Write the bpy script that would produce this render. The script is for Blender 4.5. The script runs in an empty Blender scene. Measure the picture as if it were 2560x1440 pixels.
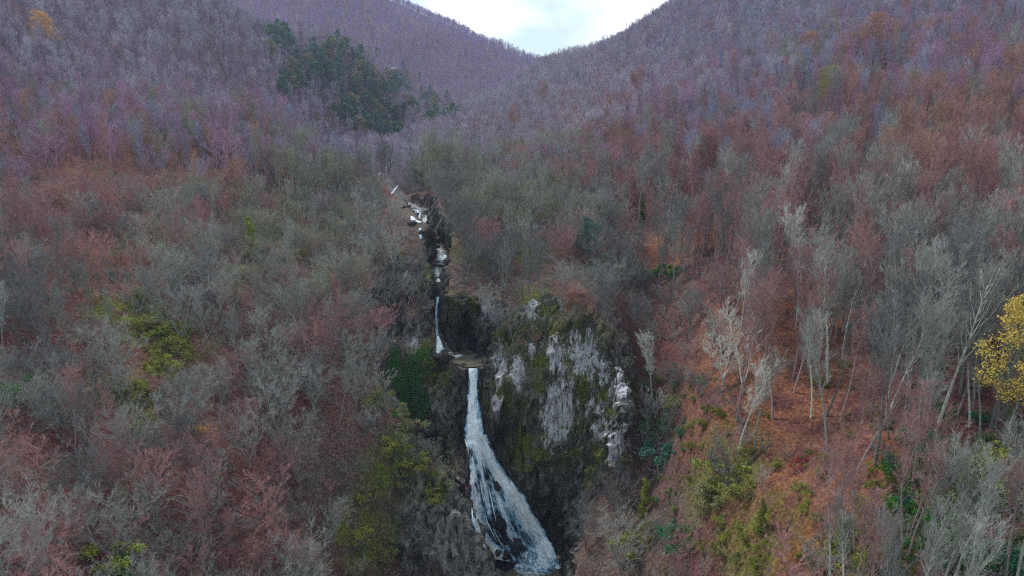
import bpy, math, random
import numpy as np
from mathutils import Vector, Matrix
D = bpy.data
scene = bpy.context.scene
COL = scene.collection
rng = np.random.default_rng(7)
random.seed(7)

# ------------------------------------------------------------------ camera
F = 1730.0                      # focal length in photo pixels (2560 wide)
PITCH = math.radians(14.0)
cam_d = D.cameras.new('drone_camera')
cam_d.sensor_width = 36.0
cam_d.lens = 36.0 * F / 2560.0
cam_d.clip_start = 0.5
cam_d.clip_end = 6000.0
cam = D.objects.new('drone_camera', cam_d)
cam.rotation_euler = (math.pi / 2 - PITCH, 0, 0)
COL.objects.link(cam)
scene.camera = cam
scene.render.resolution_x, scene.render.resolution_y = 1024, 576

# ------------------------------------------------------------------ sky and sun (overcast)
SUN_EL, SUN_AZ = math.radians(48), math.radians(-35)      # azimuth from +Y towards +X
world = D.worlds.new('World')
scene.world = world
world.use_nodes = True
nt = world.node_tree
nt.nodes.clear()
def N(t, typ, **kw):
    n = t.nodes.new(typ)
    for k, v in kw.items():
        setattr(n, k, v)
    return n
o = N(nt, 'ShaderNodeOutputWorld')
bg = N(nt, 'ShaderNodeBackground')
bg.inputs['Strength'].default_value = 0.1
sky = N(nt, 'ShaderNodeTexSky', sky_type='NISHITA', sun_disc=False)
sky.sun_elevation, sky.sun_rotation = SUN_EL, SUN_AZ
sky.air_density, sky.dust_density, sky.ozone_density = 1.0, 2.0, 1.5
tc = N(nt, 'ShaderNodeTexCoord')
mp = N(nt, 'ShaderNodeMapping')
mp.inputs['Scale'].default_value = (1.0, 1.0, 2.4)
mp.inputs['Location'].default_value = (0.35, 0.0, 0.3)
nz = N(nt, 'ShaderNodeTexNoise')
nz.inputs['Scale'].default_value = 4.2
nz.inputs['Detail'].default_value = 6.0
nz.inputs['Roughness'].default_value = 0.5
cr = N(nt, 'ShaderNodeValToRGB')
cr.color_ramp.elements[0].position = 0.5
cr.color_ramp.elements[0].color = (0.0, 0.0, 0.0, 1)
cr.color_ramp.elements[1].position = 0.68
mx = N(nt, 'ShaderNodeMix', data_type='RGBA')
mx.inputs['B'].default_value = (5.3, 5.4, 5.4, 1)
L = nt.links.new
L(tc.outputs['Generated'], mp.inputs['Vector'])
L(mp.outputs['Vector'], nz.inputs['Vector'])
L(nz.outputs['Fac'], cr.inputs['Fac'])
L(cr.outputs['Color'], mx.inputs['Factor'])
gap = N(nt, 'ShaderNodeMix', data_type='RGBA')
gap.inputs['Factor'].default_value = 0.8
gap.inputs['B'].default_value = (1.9, 2.75, 2.95, 1)
L(sky.outputs['Color'], gap.inputs['A'])
L(gap.outputs['Result'], mx.inputs['A'])
L(mx.outputs['Result'], bg.inputs['Color'])
L(bg.outputs['Background'], o.inputs['Surface'])

sun_d = D.lights.new('sun', 'SUN')
sun_d.energy = 1.5
sun_d.angle = math.radians(11)
sun_d.color = (1.0, 0.97, 0.93)
sun = D.objects.new('sun', sun_d)
sdir = Vector((math.sin(SUN_AZ) * math.cos(SUN_EL), math.cos(SUN_AZ) * math.cos(SUN_EL), math.sin(SUN_EL)))
sun.rotation_euler = sdir.to_track_quat('Z', 'Y').to_euler()
COL.objects.link(sun)

vs = scene.view_settings
vs.view_transform = 'Standard'
vs.look = 'None'
vs.exposure = 1.62
vs.gamma = 1.0
vs.use_curve_mapping = False
DENOISE = False
cy_ = scene.cycles
cy_.use_denoising = DENOISE
cy_.pixel_filter_type = 'BLACKMAN_HARRIS'
cy_.filter_width = 1.2
cy_.max_bounces = 6
cy_.diffuse_bounces = 2
cy_.use_adaptive_sampling = False
cy_.sample_clamp_indirect = 2.0
cy_.glossy_bounces = 2
cy_.transmission_bounces = 2
cy_.transparent_max_bounces = 12
cy_.volume_bounces = 0
cy_.caustics_reflective = cy_.caustics_refractive = False

# ------------------------------------------------------------------ small tools
def tag(ob, label=None, cat=None, group=None, kind=None):
    if label: ob['label'] = label
    if cat: ob['category'] = cat
    if group: ob['group'] = group
    if kind: ob['kind'] = kind
    return ob

def ray(px, py):
    """direction of a photo pixel (2560 x 1440), scaled so that its forward part is 1"""
    cx, cy = (np.asarray(px, float) - 1280) / F, (720 - np.asarray(py, float)) / F
    y = math.cos(PITCH) + cy * math.sin(PITCH)
    return cx / y, (-math.sin(PITCH) + cy * math.cos(PITCH)) / y     # x/y , z/y

def at(px, py, Y):
    u, t = ray(px, py)
    return np.stack([u * Y, np.broadcast_to(Y, np.shape(u)), t * Y], -1)

def project(p):
    p = np.asarray(p, float)
    d = p[..., 1] * math.cos(PITCH) - p[..., 2] * math.sin(PITCH)
    up = p[..., 1] * math.sin(PITCH) + p[..., 2] * math.cos(PITCH)
    return 1280 + F * p[..., 0] / d, 720 - F * up / d, d

def _hash(ix, iy, iz, seed):
    h = (ix * 374761393 + iy * 668265263 + iz * 2147483647 + seed * 974634777) & 0xFFFFFFFF
    h = ((h ^ (h >> 13)) * 1274126177) & 0xFFFFFFFF
    h = ((h ^ (h >> 16)) * 2246822519) & 0xFFFFFFFF
    return ((h ^ (h >> 15)) & 0xFFFFFF) / float(0xFFFFFF)

def vnoise(p, seed=0):
    """value noise in 0..1 at points (n,3)"""
    f = np.floor(p)
    i = f.astype(np.int64)
    w = p - f
    w = w * w * (3 - 2 * w)
    r = 0
    for dx in (0, 1):
        for dy in (0, 1):
            for dz in (0, 1):
                wt = (w[:, 0] if dx else 1 - w[:, 0]) * (w[:, 1] if dy else 1 - w[:, 1]) * (w[:, 2] if dz else 1 - w[:, 2])
                r = r + wt * _hash(i[:, 0] + dx, i[:, 1] + dy, i[:, 2] + dz, seed)
    return r

def fbm(p, octaves=4, seed=0):
    a, s, tot = 0.5, 0.0, 0.0
    for k in range(octaves):
        s = s + a * vnoise(p * 2 ** k + 17.3 * k, seed + k)
        tot += a
        a *= 0.5
    return s / tot

def mesh_from(name, verts, faces=None, mat=None, smooth=False, quads=None, tris=None):
    me = D.meshes.new(name)
    if faces is not None:
        me.from_pydata([tuple(v) for v in verts], [], faces)
    else:
        verts = np.asarray(verts, np.float32)
        me.vertices.add(len(verts))
        me.vertices.foreach_set('co', verts.ravel())
        fl = quads if quads is not None else tris
        k = fl.shape[1]
        me.loops.add(fl.size)
        me.loops.foreach_set('vertex_index', fl.astype(np.int32).ravel())
        me.polygons.add(len(fl))
        me.polygons.foreach_set('loop_start', np.arange(0, fl.size, k, dtype=np.int32))
        me.polygons.foreach_set('loop_total', np.full(len(fl), k, np.int32))
        me.update(calc_edges=True)
    if smooth:
        me.polygons.foreach_set('use_smooth', np.ones(len(me.polygons), bool))
    if mat: me.materials.append(mat)
    return me

def link(name, me, parent=None):
    ob = D.objects.new(name, me)
    COL.objects.link(ob)
    if parent: ob.parent = parent
    return ob

def attr(me, name, arr):
    arr = np.asarray(arr, np.float32)
    if arr.ndim == 1:
        a = me.attributes.new(name, 'FLOAT', 'POINT')
        a.data.foreach_set('value', arr)
    else:
        a = me.attributes.new(name, 'FLOAT_VECTOR', 'POINT')
        a.data.foreach_set('vector', arr.ravel())
# ------------------------------------------------------------------ the valley: heights from survey points
CP = []          # (u, log y, z / y)
def cp(px, py, Y):
    u, t = ray(px, py)
    CP.append((float(u), math.log(Y), float(t)))
def cw(x, y, z):
    CP.append((x / y, math.log(y), z / y))
for a in [
    # left slope
    (100,1440,50),(100,1100,66),(100,800,92),(100,620,122),(100,510,152),(100,440,182),(100,300,250),(100,150,330),(100,0,420),
    (-350,1300,48),(-350,900,72),(-350,600,108),(-350,350,170),(-350,100,270),
    (500,1440,62),(500,1100,82),(500,800,107),(500,620,136),(500,480,172),(500,375,212),(500,265,340),(500,130,440),(500,20,520),
    (850,1440,77),(850,1100,95),(850,850,114),(850,680,140),(840,530,178),(840,495,192),
    (300,70,440),(300,-60,530),(300,370,215),(300,240,330),
    (690,352,222),(690,430,262),(600,335,222),(720,345,430),(850,405,500),(850,540,250),(700,300,470),(600,300,420),(940,550,235),
    # middle hill behind the left spur
    (900,340,540),(900,240,590),(900,130,640),(780,110,640),(1000,235,650),(1120,290,680),(960,395,540),(1050,335,600),(650,150,540),(560,40,590),(1000,330,720),(800,150,760),(1120,350,760),(640,100,700),
    # flank of the right ridge, coming down in front of it
    (1180,375,410),(1280,338,430),(1340,305,450),(1250,480,300),(1180,470,335),(1330,420,340),(1080,500,270),(1040,388,390),(1120,345,430),(1210,275,490),(1330,192,640),(1100,410,350),(990,430,330),
    # valley floor going back
    (930,440,285),(1200,300,640),(1290,235,760),(1340,185,1000),
    # far ridge
    (1250,230,980),(1100,170,1050),(1000,130,1050),(1000,15,1250),(1150,75,1230),(1250,125,1200),(1335,170,1150),(850,-60,1250),(700,-90,1250),(1000,60,1500),(1250,180,1500),
    # spur on the left of the fall
    (1000,1440,86),(1000,1200,92),(1000,1050,98),(1120,1440,85),(1100,1210,91),(950,980,103),(1060,1130,95),(1180,1440,86),(1150,1290,88),
    (1020,885,116),(1020,1040,112),(1050,760,126),(960,760,126),(900,930,108),(1000,650,134),(965,560,149),(1075,900,115.8),(1110,925,115),(1110,1080,112),(1112,1200,109),
    # right cliff and the knoll above it
    (1270,850,116),(1400,840,113),(1530,900,106),(1560,1000,101),(1400,1180,104),(1480,1180,100),(1300,1000,111),(1330,1180,107),(1550,1180,96),
    (1400,1440,88),(1500,1440,83),(1590,1440,79),
    (1250,720,130),(1400,720,127),(1520,760,118),(1400,600,149),(1250,600,148),(1250,500,178),(1400,480,186),(1150,520,159),(1150,600,142),(1330,410,225),(1180,445,215),(1080,475,205),(1400,395,240),
    (1330,440,285),(1180,480,280),(1400,380,300),
    # right slope
    (1500,300,285),(1500,260,400),(1520,150,520),(1620,90,520),(1500,400,225),(1550,600,160),
    (1720,420,215),(1720,520,172),(1720,720,133),(1720,900,105),(1720,1100,88),(1720,1440,70),(1630,900,119),(1640,700,148),(1610,1100,104),(1600,1280,92),(1640,560,190),
    (1720,280,290),(1720,170,380),(1720,50,470),
    (2000,1440,57),(2000,1100,75),(2000,800,101),(2000,520,150),(2000,330,220),(2000,190,310),(2000,50,410),
    (2500,1440,47),(2500,1000,67),(2500,700,94),(2500,420,144),(2500,240,195),(2500,40,270),
    (2950,1300,44),(2950,900,66),(2950,600,98),(2950,250,160),(2950,-50,240),
    (1600,200,900),(1500,250,800),
]: cp(*a)
for a in [(-25,30,-42),(25,30,-40),(-8,40,-62),(10,40,-66),(-60,40,-34),(60,40,-30),(0,20,-80),(5,60,-76),(-9,62,-66),(14,66,-68),
          (-700,1100,330),(300,1000,210),(600,1000,300),(-800,600,260),(500,500,170),(-60,15,-36),(60,15,-34)]: cw(*a)
CP = np.array(CP)
VS = 0.55                                    # weight of log-distance against the view angle
def _tps():
    P = np.c_[CP[:, 0], CP[:, 1] * VS]
    n = len(P)
    d = np.linalg.norm(P[:, None] - P[None], axis=-1)
    K = np.where(d > 0, d * d * np.log(d + 1e-12), 0) + np.eye(n) * 4e-5
    Q = np.c_[np.ones(n), P]
    A = np.block([[K, Q], [Q.T, np.zeros((3, 3))]])
    w = np.linalg.solve(A, np.r_[CP[:, 2], 0, 0, 0])
    return P, w
TP, TW = _tps()
def tps_t(u, v):
    sh = np.shape(u)
    q = np.c_[np.ravel(u), np.ravel(v) * VS]
    out = np.empty(len(q))
    for s in range(0, len(q), 20000):
        d = np.linalg.norm(q[s:s + 20000, None] - TP[None], axis=-1)
        out[s:s + 20000] = (np.where(d > 0, d * d * np.log(d + 1e-12), 0)) @ TW[:-3] + TW[-3] + q[s:s + 20000] @ TW[-2:]
    return out.reshape(sh)

# stream bed: px, py, Y, half width, steepness of the bank
S_PX = [(1340,1560,86,2.6,5.0),(1330,1470,95,5.4,4.6),(1300,1432,100,7.4,3.6),(1286,1396,102.2,7.3,3.8),(1235,1215,106.2,4.3,3.6),(1196,1100,108.6,1.9,3.2),
        (1184,1000,110.9,1.3,3.2),(1182,922,112.6,1.2,3.2),(1178,905,116.2,3.2,3.6),(1150,893,118.4,3.2,3.4),(1120,884,119.6,1.5,5.0),(1098,846,121.3,1.0,6.0),(1091,800,124,1.0,6.5),
        (1098,715,130.5,1.2,4.6),(1093,660,139.5,1.6,4.4),(1106,632,143.5,1.4,4.0),(1072,600,152,1.4,3.6),(1052,566,165,1.8,3.4),(1046,556,174,2.2,2.6),(1044,522,178.5,2.4,2.4),
        (1016,508,187,1.1,2.2),(984,470,210,1.0,1.6),(950,433,242,1.0,1.2)]
SP = np.array([list(at(a[0], a[1], a[2])) + [a[3], a[4]] for a in S_PX])
SP[2, 2] = SP[1, 2] = -73.6
SP[8, 2] = SP[9, 2] = SP[7, 2] - .15 + .2
SP[0, 2] = -76.5
SP = np.vstack([[3.0, 30, -92, 2, 1.2], SP])
def stream_near(x, y):
    """distance to the stream, and bed height, half width, steepness there"""
    best = np.full(x.shape, 1e9)
    val = np.zeros(x.shape + (3,))
    for a, b in zip(SP[:-1], SP[1:]):
        dx, dy = b[0] - a[0], b[1] - a[1]
        t = np.clip(((x - a[0]) * dx + (y - a[1]) * dy) / (dx * dx + dy * dy), 0, 1)
        d = np.hypot(x - a[0] - t * dx, y - a[1] - t * dy)
        m = d < best
        best = np.where(m, d, best)
        for k in range(3):
            val[..., k] = np.where(m, a[2 + k] + t * (b[2 + k] - a[2 + k]), val[..., k])
    return best, val
def height_raw(x, y):
    h = y * tps_t(x / y, np.log(y))
    p = np.c_[np.ravel(x), np.ravel(y), np.zeros(np.size(x))]
    amp = np.clip(y / 130, .5, 4)
    h = h + ((fbm(p / 13.0, 4, 3) - .5).reshape(x.shape) * 4.0 + (fbm(p / 60.0, 3, 9) - .5).reshape(x.shape) * 9.0 * np.clip((y - 160) / 200, 0, 2))
    near = (y > 20) & (y < 260) & (np.abs(x) < 60)
    d, v = stream_near(x, y)
    e = np.maximum(d - v[..., 1], 0)
    wall = v[..., 0] + e * v[..., 2]
    h = np.where(near, np.minimum(h, wall), h)
    fill = v[..., 0] - np.maximum(d - v[..., 1] - 1, 0) * 1.5
    h = np.where(near, np.maximum(h, fill), h)
    return h

def lin(a, b, step): return list(np.arange(a, b, step))
GY = np.array(lin(14, 60, 1.6) + lin(60, 88, .7) + lin(88, 146, .28) + lin(146, 215, .6) + lin(215, 330, 1.5) + lin(330, 620, 4) + lin(620, 1560, 10))
GU = np.array(lin(-1.7, -.85, .03) + lin(-.85, -.22, .0075) + lin(-.22, .26, .003) + lin(.26, .85, .0075) + lin(.85, 1.7, .03))
NY, NU = len(GY), len(GU)
UU, YY = np.meshgrid(GU, GY)
XX = UU * YY
HH = height_raw(XX, YY)

def height(x, y):
    """bilinear look-up of the ground height"""
    x, y = np.asarray(x, float), np.asarray(y, float)
    u = x / y
    j = np.clip(np.searchsorted(GU, u) - 1, 0, NU - 2)
    i = np.clip(np.searchsorted(GY, y) - 1, 0, NY - 2)
    a = np.clip((u - GU[j]) / (GU[j + 1] - GU[j]), 0, 1)
    b = np.clip((y - GY[i]) / (GY[i + 1] - GY[i]), 0, 1)
    return (HH[i, j] * (1 - a) + HH[i, j + 1] * a) * (1 - b) + (HH[i + 1, j] * (1 - a) + HH[i + 1, j + 1] * a) * b
_Ys = np.exp(np.linspace(math.log(34), math.log(1500), 3000))
def ground_at(px, py):
    """first place where the line of sight of a photo pixel meets the ground"""
    out = []
    for a, b in zip(np.ravel(px), np.ravel(py)):
        u, t = ray(a, b)
        hit = np.nonzero(t * _Ys <= height(u * _Ys, _Ys))[0]
        Y = _Ys[hit[0]] if len(hit) else 900.0
        out.append((u * Y, Y, float(height(u * Y, Y))))
    return np.array(out)

# slope and normals
Hx = np.gradient(HH, axis=1) / np.gradient(XX, axis=1)
_dy = np.gradient(YY, axis=0)
Hy = (np.gradient(HH, axis=0) - Hx * np.gradient(XX, axis=0)) / _dy
NRM = np.stack([-Hx, -Hy, np.ones_like(HH)], -1)
NRM /= np.linalg.norm(NRM, axis=-1, keepdims=True)
SLOPE = np.hypot(Hx, Hy)
V0 = np.stack([XX, YY, HH], -1).reshape(-1, 3)
SD, SV = stream_near(XX, YY)
wet = (np.clip((SV[..., 1] + .6 - SD) / 1.2, 0, 1) * ((YY < 250) & (np.abs(XX) < 50))).ravel()

def blob(px, py, r, flat=1.0):
    c = ground_at([px], [py])[0]
    d = np.linalg.norm((V0 - c) * (1, 1, flat), axis=1)
    return np.clip(1.35 - d / r, 0, 1)
def blobs(items):
    m = np.zeros(len(V0))
    for it in items: m = np.maximum(m, blob(*it))
    return m
n1 = fbm(V0 * (1 / 7.0, 1 / 7.0, 1 / 7.0), 4, 21)
n2 = fbm(V0 / 2.2, 4, 33)
n3 = fbm(V0 / 25.0, 3, 41)
crag = blobs([(1400,1000,15),(1300,950,10),(1500,1000,12),(1120,1000,9),(1040,760,9),(1180,800,8),(1100,1230,7),(1150,1330,6),(1200,1400,6),(1060,1130,5),(1370,690,4),(1350,775,5),(1220,780,5),(1010,690,5)])
rock = np.clip((SLOPE.ravel() - 1.75 + 1.2 * (n1 - .5)) * 2.2, 0, 1) * ((V0[:, 1] < 230) * 1.0)
rock = np.clip(np.maximum(rock, crag * 1.5 * np.clip((SLOPE.ravel() - .45) * 3, 0, 1)), 0, 1)
rock *= np.clip((.2 - UU.ravel()) / .025, 0, 1)
rock = np.maximum(rock, wet)
m_grey = blobs([(1068,1118,3),(1085,1140,3),(1110,1170,3.2),(1138,1205,3.2),(1148,1260,3.6),(1165,1310,4),(1190,1350,4),(1212,1390,4),(1225,1425,4),(1170,1420,4),(1120,1380,4),(1100,1300,4),(1060,1250,3.5),(1035,860,2),(1090,1000,3),(1120,1030,4),(1290,960,4),(1240,1000,3),(1270,900,3),(1440,930,3),(1400,1040,3),(1530,1000,3),(1220,790,4),(1350,700,4),(1350,780,4)])
m_dull = blobs([(950,700,26),(1250,600,32),(1100,520,28),(1500,1250,14),(1550,1000,12),(800,600,26),(1000,900,14),(1400,480,30),(1620,1350,10),(950,1250,14),(600,620,20)])
m_dark = blobs([(1260,1330,5),(1240,1100,4),(1200,860,7),(1150,800,6),(1105,760,5),(1160,1050,5),(1390,1330,7),(1650,1000,8),(1620,1250,7),(1640,760,9),(960,430,25),(1075,600,7),(1050,540,7),(1100,650,5)])  # dark wet rock, plus shade painted on the upper gorge walls for depth
m_moss = blobs([(390,830,9),(330,790,7),(1440,900,7),(1500,1000,6),(1420,1100,6),(1350,1000,4),(1260,1000,4),(1480,1150,5),(1330,1130,5),(1210,1000,2.5),(410,900,6),(1420,880,8),(1300,860,7),(1450,960,6),(1080,1130,4),(1000,1160,6),(960,1000,4),(1090,1210,3),(1060,900,4),(1100,960,3),(1060,700,4),(1150,770,4),
                (1230,1390,3),(900,1350,6),(1800,1180,7),(2160,1400,5),(1360,760,4),(1500,1030,4),(1290,1100,3),(1340,740,5),(300,980,5),(700,600,8),(1330,640,7),(1180,620,6),(1900,1330,6)])
m_moss = np.clip(m_moss * 1.5 - .9 * (1 - n1) + .2, 0, 1) * (m_moss > 0)
m_orange = blobs([(1900,1000,14),(2000,1250,12),(1850,900,14),(2150,1150,10),(1960,800,14),(1400,780,6),(1700,600,14),(300,640,16),(180,650,16),(1690,500,16),(1440,310,30),(200,400,40)])
m_orange = np.clip(m_orange * 1.5 - .6 * n1, 0, 1)
WHITE = [(1385,885,1.7),(1400,905,1.5),(1440,880,1.5),(1455,910,1.8),(1470,870,1.4),(1485,900,1.6),(1500,935,1.4),(1540,960,1.8),(1545,985,1.3),(1390,1010,2.4),(1410,1040,2.4),(1385,1060,2.2),(1400,1085,1.6),
         (1500,1060,1.6),(1505,1080,1.2),(1540,1120,1.6),(1250,895,1.2),(1252,920,1.3),(1295,910,1.1),(1292,935,1.1),(1350,700,1.9),(1365,690,1.8),(1330,775,1.9),(1215,770,1.4),(1225,785,1.2),(1240,1010,.9),(1330,880,1.0),
         (1035,860,1.0),(1100,770,.9),(1090,700,.9),(1020,700,1.2),(1250,960,.8),(1470,1010,1.0),(1430,985,.8)]
m_white = blobs([(a, b, r * 1.06, .42) for a, b, r in WHITE])
m_white = np.clip(m_white * 1.1, 0, 1)

# relief of the rock: upright cracks and ledges pushed out of the slope
col = fbm(V0 * (1 / 2.6, 1 / 2.6, 1 / 9.0), 4, 51)
chip = fbm(V0 / 1.3, 3, 61)
rid = 1 - np.abs(2 * fbm(V0 * (1 / 4.5, 1 / 4.5, 1 / 13.0), 3, 71) - 1)
crk = fbm(V0 * (1 / 3.4, 1 / 3.4, 1 / 14.0), 3, 77)
ledge = (V0[:, 2] + 3 * (fbm(V0 / 6.0, 2, 78) - .5)) / 2.6
ledge = ledge - np.floor(ledge)
rel = (col - .5) * 3.8 + (rid - .7) * 2.2 + (chip - .5) * 1.9 - np.clip(1 - np.abs(crk - .5) * 22, 0, 1) * 1.3 + (ledge - .5) * .9
rel *= rock * (1 - .8 * wet) * np.clip(V0[:, 1] / 60, 0, 1)
V1 = V0 + NRM.reshape(-1, 3) * rel[:, None]
V1[:, 2] += (fbm(V0 / 1.1, 2, 81) - .5) * .5 * (1 - wet) * (V0[:, 1] < 300)

idx = np.arange(NY * NU).reshape(NY, NU)
QUADS = np.stack([idx[:-1, :-1], idx[:-1, 1:], idx[1:, 1:], idx[1:, :-1]], -1).reshape(-1, 4)
# ------------------------------------------------------------------ materials
def new_mat(name):
    m = D.materials.new(name)
    m.use_nodes = True
    t = m.node_tree
    t.nodes.clear()
    out = N(t, 'ShaderNodeOutputMaterial')
    b = N(t, 'ShaderNodeBsdfPrincipled')
    t.links.new(b.outputs['BSDF'], out.inputs['Surface'])
    b.inputs['Roughness'].default_value = 0.9
    b.inputs['Specular IOR Level'].default_value = 0.15
    return m, t, b
def noise(t, vec, scale, detail=4, rough=.6, dist=0):
    n = N(t, 'ShaderNodeTexNoise')
    n.inputs['Scale'].default_value = scale
    n.inputs['Detail'].default_value = detail
    n.inputs['Roughness'].default_value = rough
    n.inputs['Distortion'].default_value = dist
    if vec: t.links.new(vec, n.inputs['Vector'])
    return n.outputs['Fac']
def ramp(t, fac, stops):
    r = N(t, 'ShaderNodeValToRGB')
    e = r.color_ramp.elements
    while len(e) < len(stops): e.new(.5)
    for k, (p, c) in enumerate(stops):
        e[k].position = p
        e[k].color = (c[0], c[1], c[2], 1) if not np.isscalar(c) else (c, c, c, 1)
    t.links.new(fac, r.inputs['Fac'])
    return r.outputs['Color']
def mixc(t, fac, a, b, mode='MIX'):
    m = N(t, 'ShaderNodeMix', data_type='RGBA', blend_type=mode)
    for s, v in (('Factor', fac), ('A', a), ('B', b)):
        if hasattr(v, 'links') or hasattr(v, 'is_linked'): t.links.new(v, m.inputs[s])
        elif np.isscalar(v): m.inputs[s].default_value = v
        else: m.inputs[s].default_value = (*v, 1)
    return m.outputs['Result']
def math_(t, op, a, b=None, clamp=False):
    m = N(t, 'ShaderNodeMath', operation=op, use_clamp=clamp)
    for k, v in enumerate((a, b)):
        if v is None: continue
        if np.isscalar(v): m.inputs[k].default_value = v
        else: t.links.new(v, m.inputs[k])
    return m.outputs[0]
def attrn(t, name, typ='GEOMETRY', what='Fac'):
    a = N(t, 'ShaderNodeAttribute', attribute_name=name, attribute_type=typ)
    return a.outputs[what]
def bump(t, b, h, strength, dist):
    n = N(t, 'ShaderNodeBump')
    n.inputs['Strength'].default_value = strength
    n.inputs['Distance'].default_value = dist
    t.links.new(h, n.inputs['Height'])
    t.links.new(n.outputs['Normal'], b.inputs['Normal'])

MG, t, b = new_mat('leaf_litter_and_rock')
pos = N(t, 'ShaderNodeNewGeometry').outputs['Position']
fine = noise(t, pos, 2.6, 5, .75)
mid = noise(t, pos, .35, 4, .6)
big = noise(t, pos, .06, 3, .5)
lit = ramp(t, fine, [(.32, (.026,.011,.011)), (.5, (.1,.037,.034)), (.68, (.27,.115,.1))])
lit2 = ramp(t, fine, [(.32, (.035,.028,.024)), (.5, (.1,.077,.065)), (.7, (.27,.21,.18))])
c = mixc(t, ramp(t, mid, [(.46, 0.), (.62, 1.)]), lit, lit2)
dull = ramp(t, fine, [(.32, (.03,.026,.02)), (.5, (.085,.075,.058)), (.7, (.23,.2,.165))])
c = mixc(t, math_(t, 'MULTIPLY', attrn(t, 'm_dull'), ramp(t, mid, [(.3, 1.), (.62, .25)])), c, dull)
orange = ramp(t, fine, [(.32, (.06,.02,.01)), (.5, (.19,.072,.034)), (.7, (.36,.17,.09))])
om = math_(t, 'MULTIPLY', attrn(t, 'm_orange'), ramp(t, mid, [(.38, .1), (.56, 1.)]), True)
c = mixc(t, om, c, orange)
farc = ramp(t, mid, [(.35, (.07,.05,.06)), (.65, (.19,.13,.14))])  # mauve for distant ground, its haze painted into the colour
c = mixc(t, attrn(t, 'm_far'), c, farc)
# rock
mpn = N(t, 'ShaderNodeMapping')
mpn.inputs['Scale'].default_value = (1, 1, .4)
t.links.new(pos, mpn.inputs['Vector'])
rn = noise(t, mpn.outputs['Vector'], 1.1, 7, .72)
rn2 = noise(t, pos, 4.0, 4, .7)
rk = ramp(t, rn, [(.34, (.012,.011,.011)), (.46, (.05,.045,.04)), (.56, (.13,.12,.11)), (.68, (.36,.345,.33))])
rk = mixc(t, ramp(t, rn2, [(.56, 0.), (.72, .6)]), rk, (.3,.285,.275))
mps = N(t, 'ShaderNodeMapping')
mps.inputs['Scale'].default_value = (1, 1, .28)
t.links.new(pos, mps.inputs['Vector'])
sn = noise(t, mps.outputs['Vector'], 1.7, 6, .75, .4)
wm = math_(t, 'ADD', attrn(t, 'm_white'), math_(t, 'MULTIPLY', math_(t, 'SUBTRACT', sn, .53), 5))
gk = math_(t, 'MULTIPLY', attrn(t, 'm_grey'), ramp(t, rn, [(.36, 0.), (.58, 1.)]), True)
rk = mixc(t, math_(t, 'MULTIPLY', gk, .8), rk, ramp(t, rn2, [(.35, (.15,.143,.125)), (.65, (.5,.48,.43))]))
wm = math_(t, 'MULTIPLY', ramp(t, wm, [(.35, 0.), (.75, 1.)]), ramp(t, attrn(t, 'm_white'), [(0., 0.), (.3, 1.)]), True)
rk = mixc(t, wm, rk, mixc(t, rn, (.5,.45,.5), (.75,.71,.74)))
rm = math_(t, 'MULTIPLY', attrn(t, 'rock'), 1.0, True)
c = mixc(t, rm, c, rk)
moss = ramp(t, fine, [(.3, (.018,.02,.006)), (.52, (.11,.115,.02)), (.72, (.27,.275,.05))])
mm = math_(t, 'MULTIPLY', attrn(t, 'm_moss'), ramp(t, mid, [(.4, 0.15), (.56, 1.)]), True)
mm = math_(t, 'MULTIPLY', mm, math_(t, 'SUBTRACT', 1.0, math_(t, 'MULTIPLY', wm, .9)))
c = mixc(t, mm, c, moss)
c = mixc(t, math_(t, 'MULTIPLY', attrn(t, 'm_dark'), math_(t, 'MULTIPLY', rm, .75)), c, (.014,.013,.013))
wetc = ramp(t, rn, [(.3, (.008,.009,.01)), (.6, (.03,.033,.038)), (.8, (.09,.095,.11))])
c = mixc(t, attrn(t, 'wet'), c, wetc)
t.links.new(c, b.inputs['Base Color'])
rr = N(t, 'ShaderNodeMapRange')
t.links.new(attrn(t, 'wet'), rr.inputs['Value'])
rr.inputs['To Min'].default_value, rr.inputs['To Max'].default_value = .92, .35
t.links.new(rr.outputs[0], b.inputs['Roughness'])
hb = math_(t, 'ADD', math_(t, 'MULTIPLY', fine, .35), math_(t, 'MULTIPLY', rn, rm))
bump(t, b, hb, .9, .7)

me = mesh_from('hillside', V1, quads=QUADS, mat=MG, smooth=False)
smooth = (rock[QUADS[:, 0]] < .5) | (wet[QUADS[:, 0]] > .5)
me.polygons.foreach_set('use_smooth', smooth)
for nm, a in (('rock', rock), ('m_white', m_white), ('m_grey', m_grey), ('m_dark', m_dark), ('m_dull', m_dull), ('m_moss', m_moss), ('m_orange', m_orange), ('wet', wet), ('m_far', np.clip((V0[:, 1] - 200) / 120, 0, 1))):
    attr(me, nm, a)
hill = link('hillside', me)
tag(hill, 'steep valley sides carpeted in fallen reddish leaves, cut by a rocky gorge', 'hillside', kind='structure')
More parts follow.
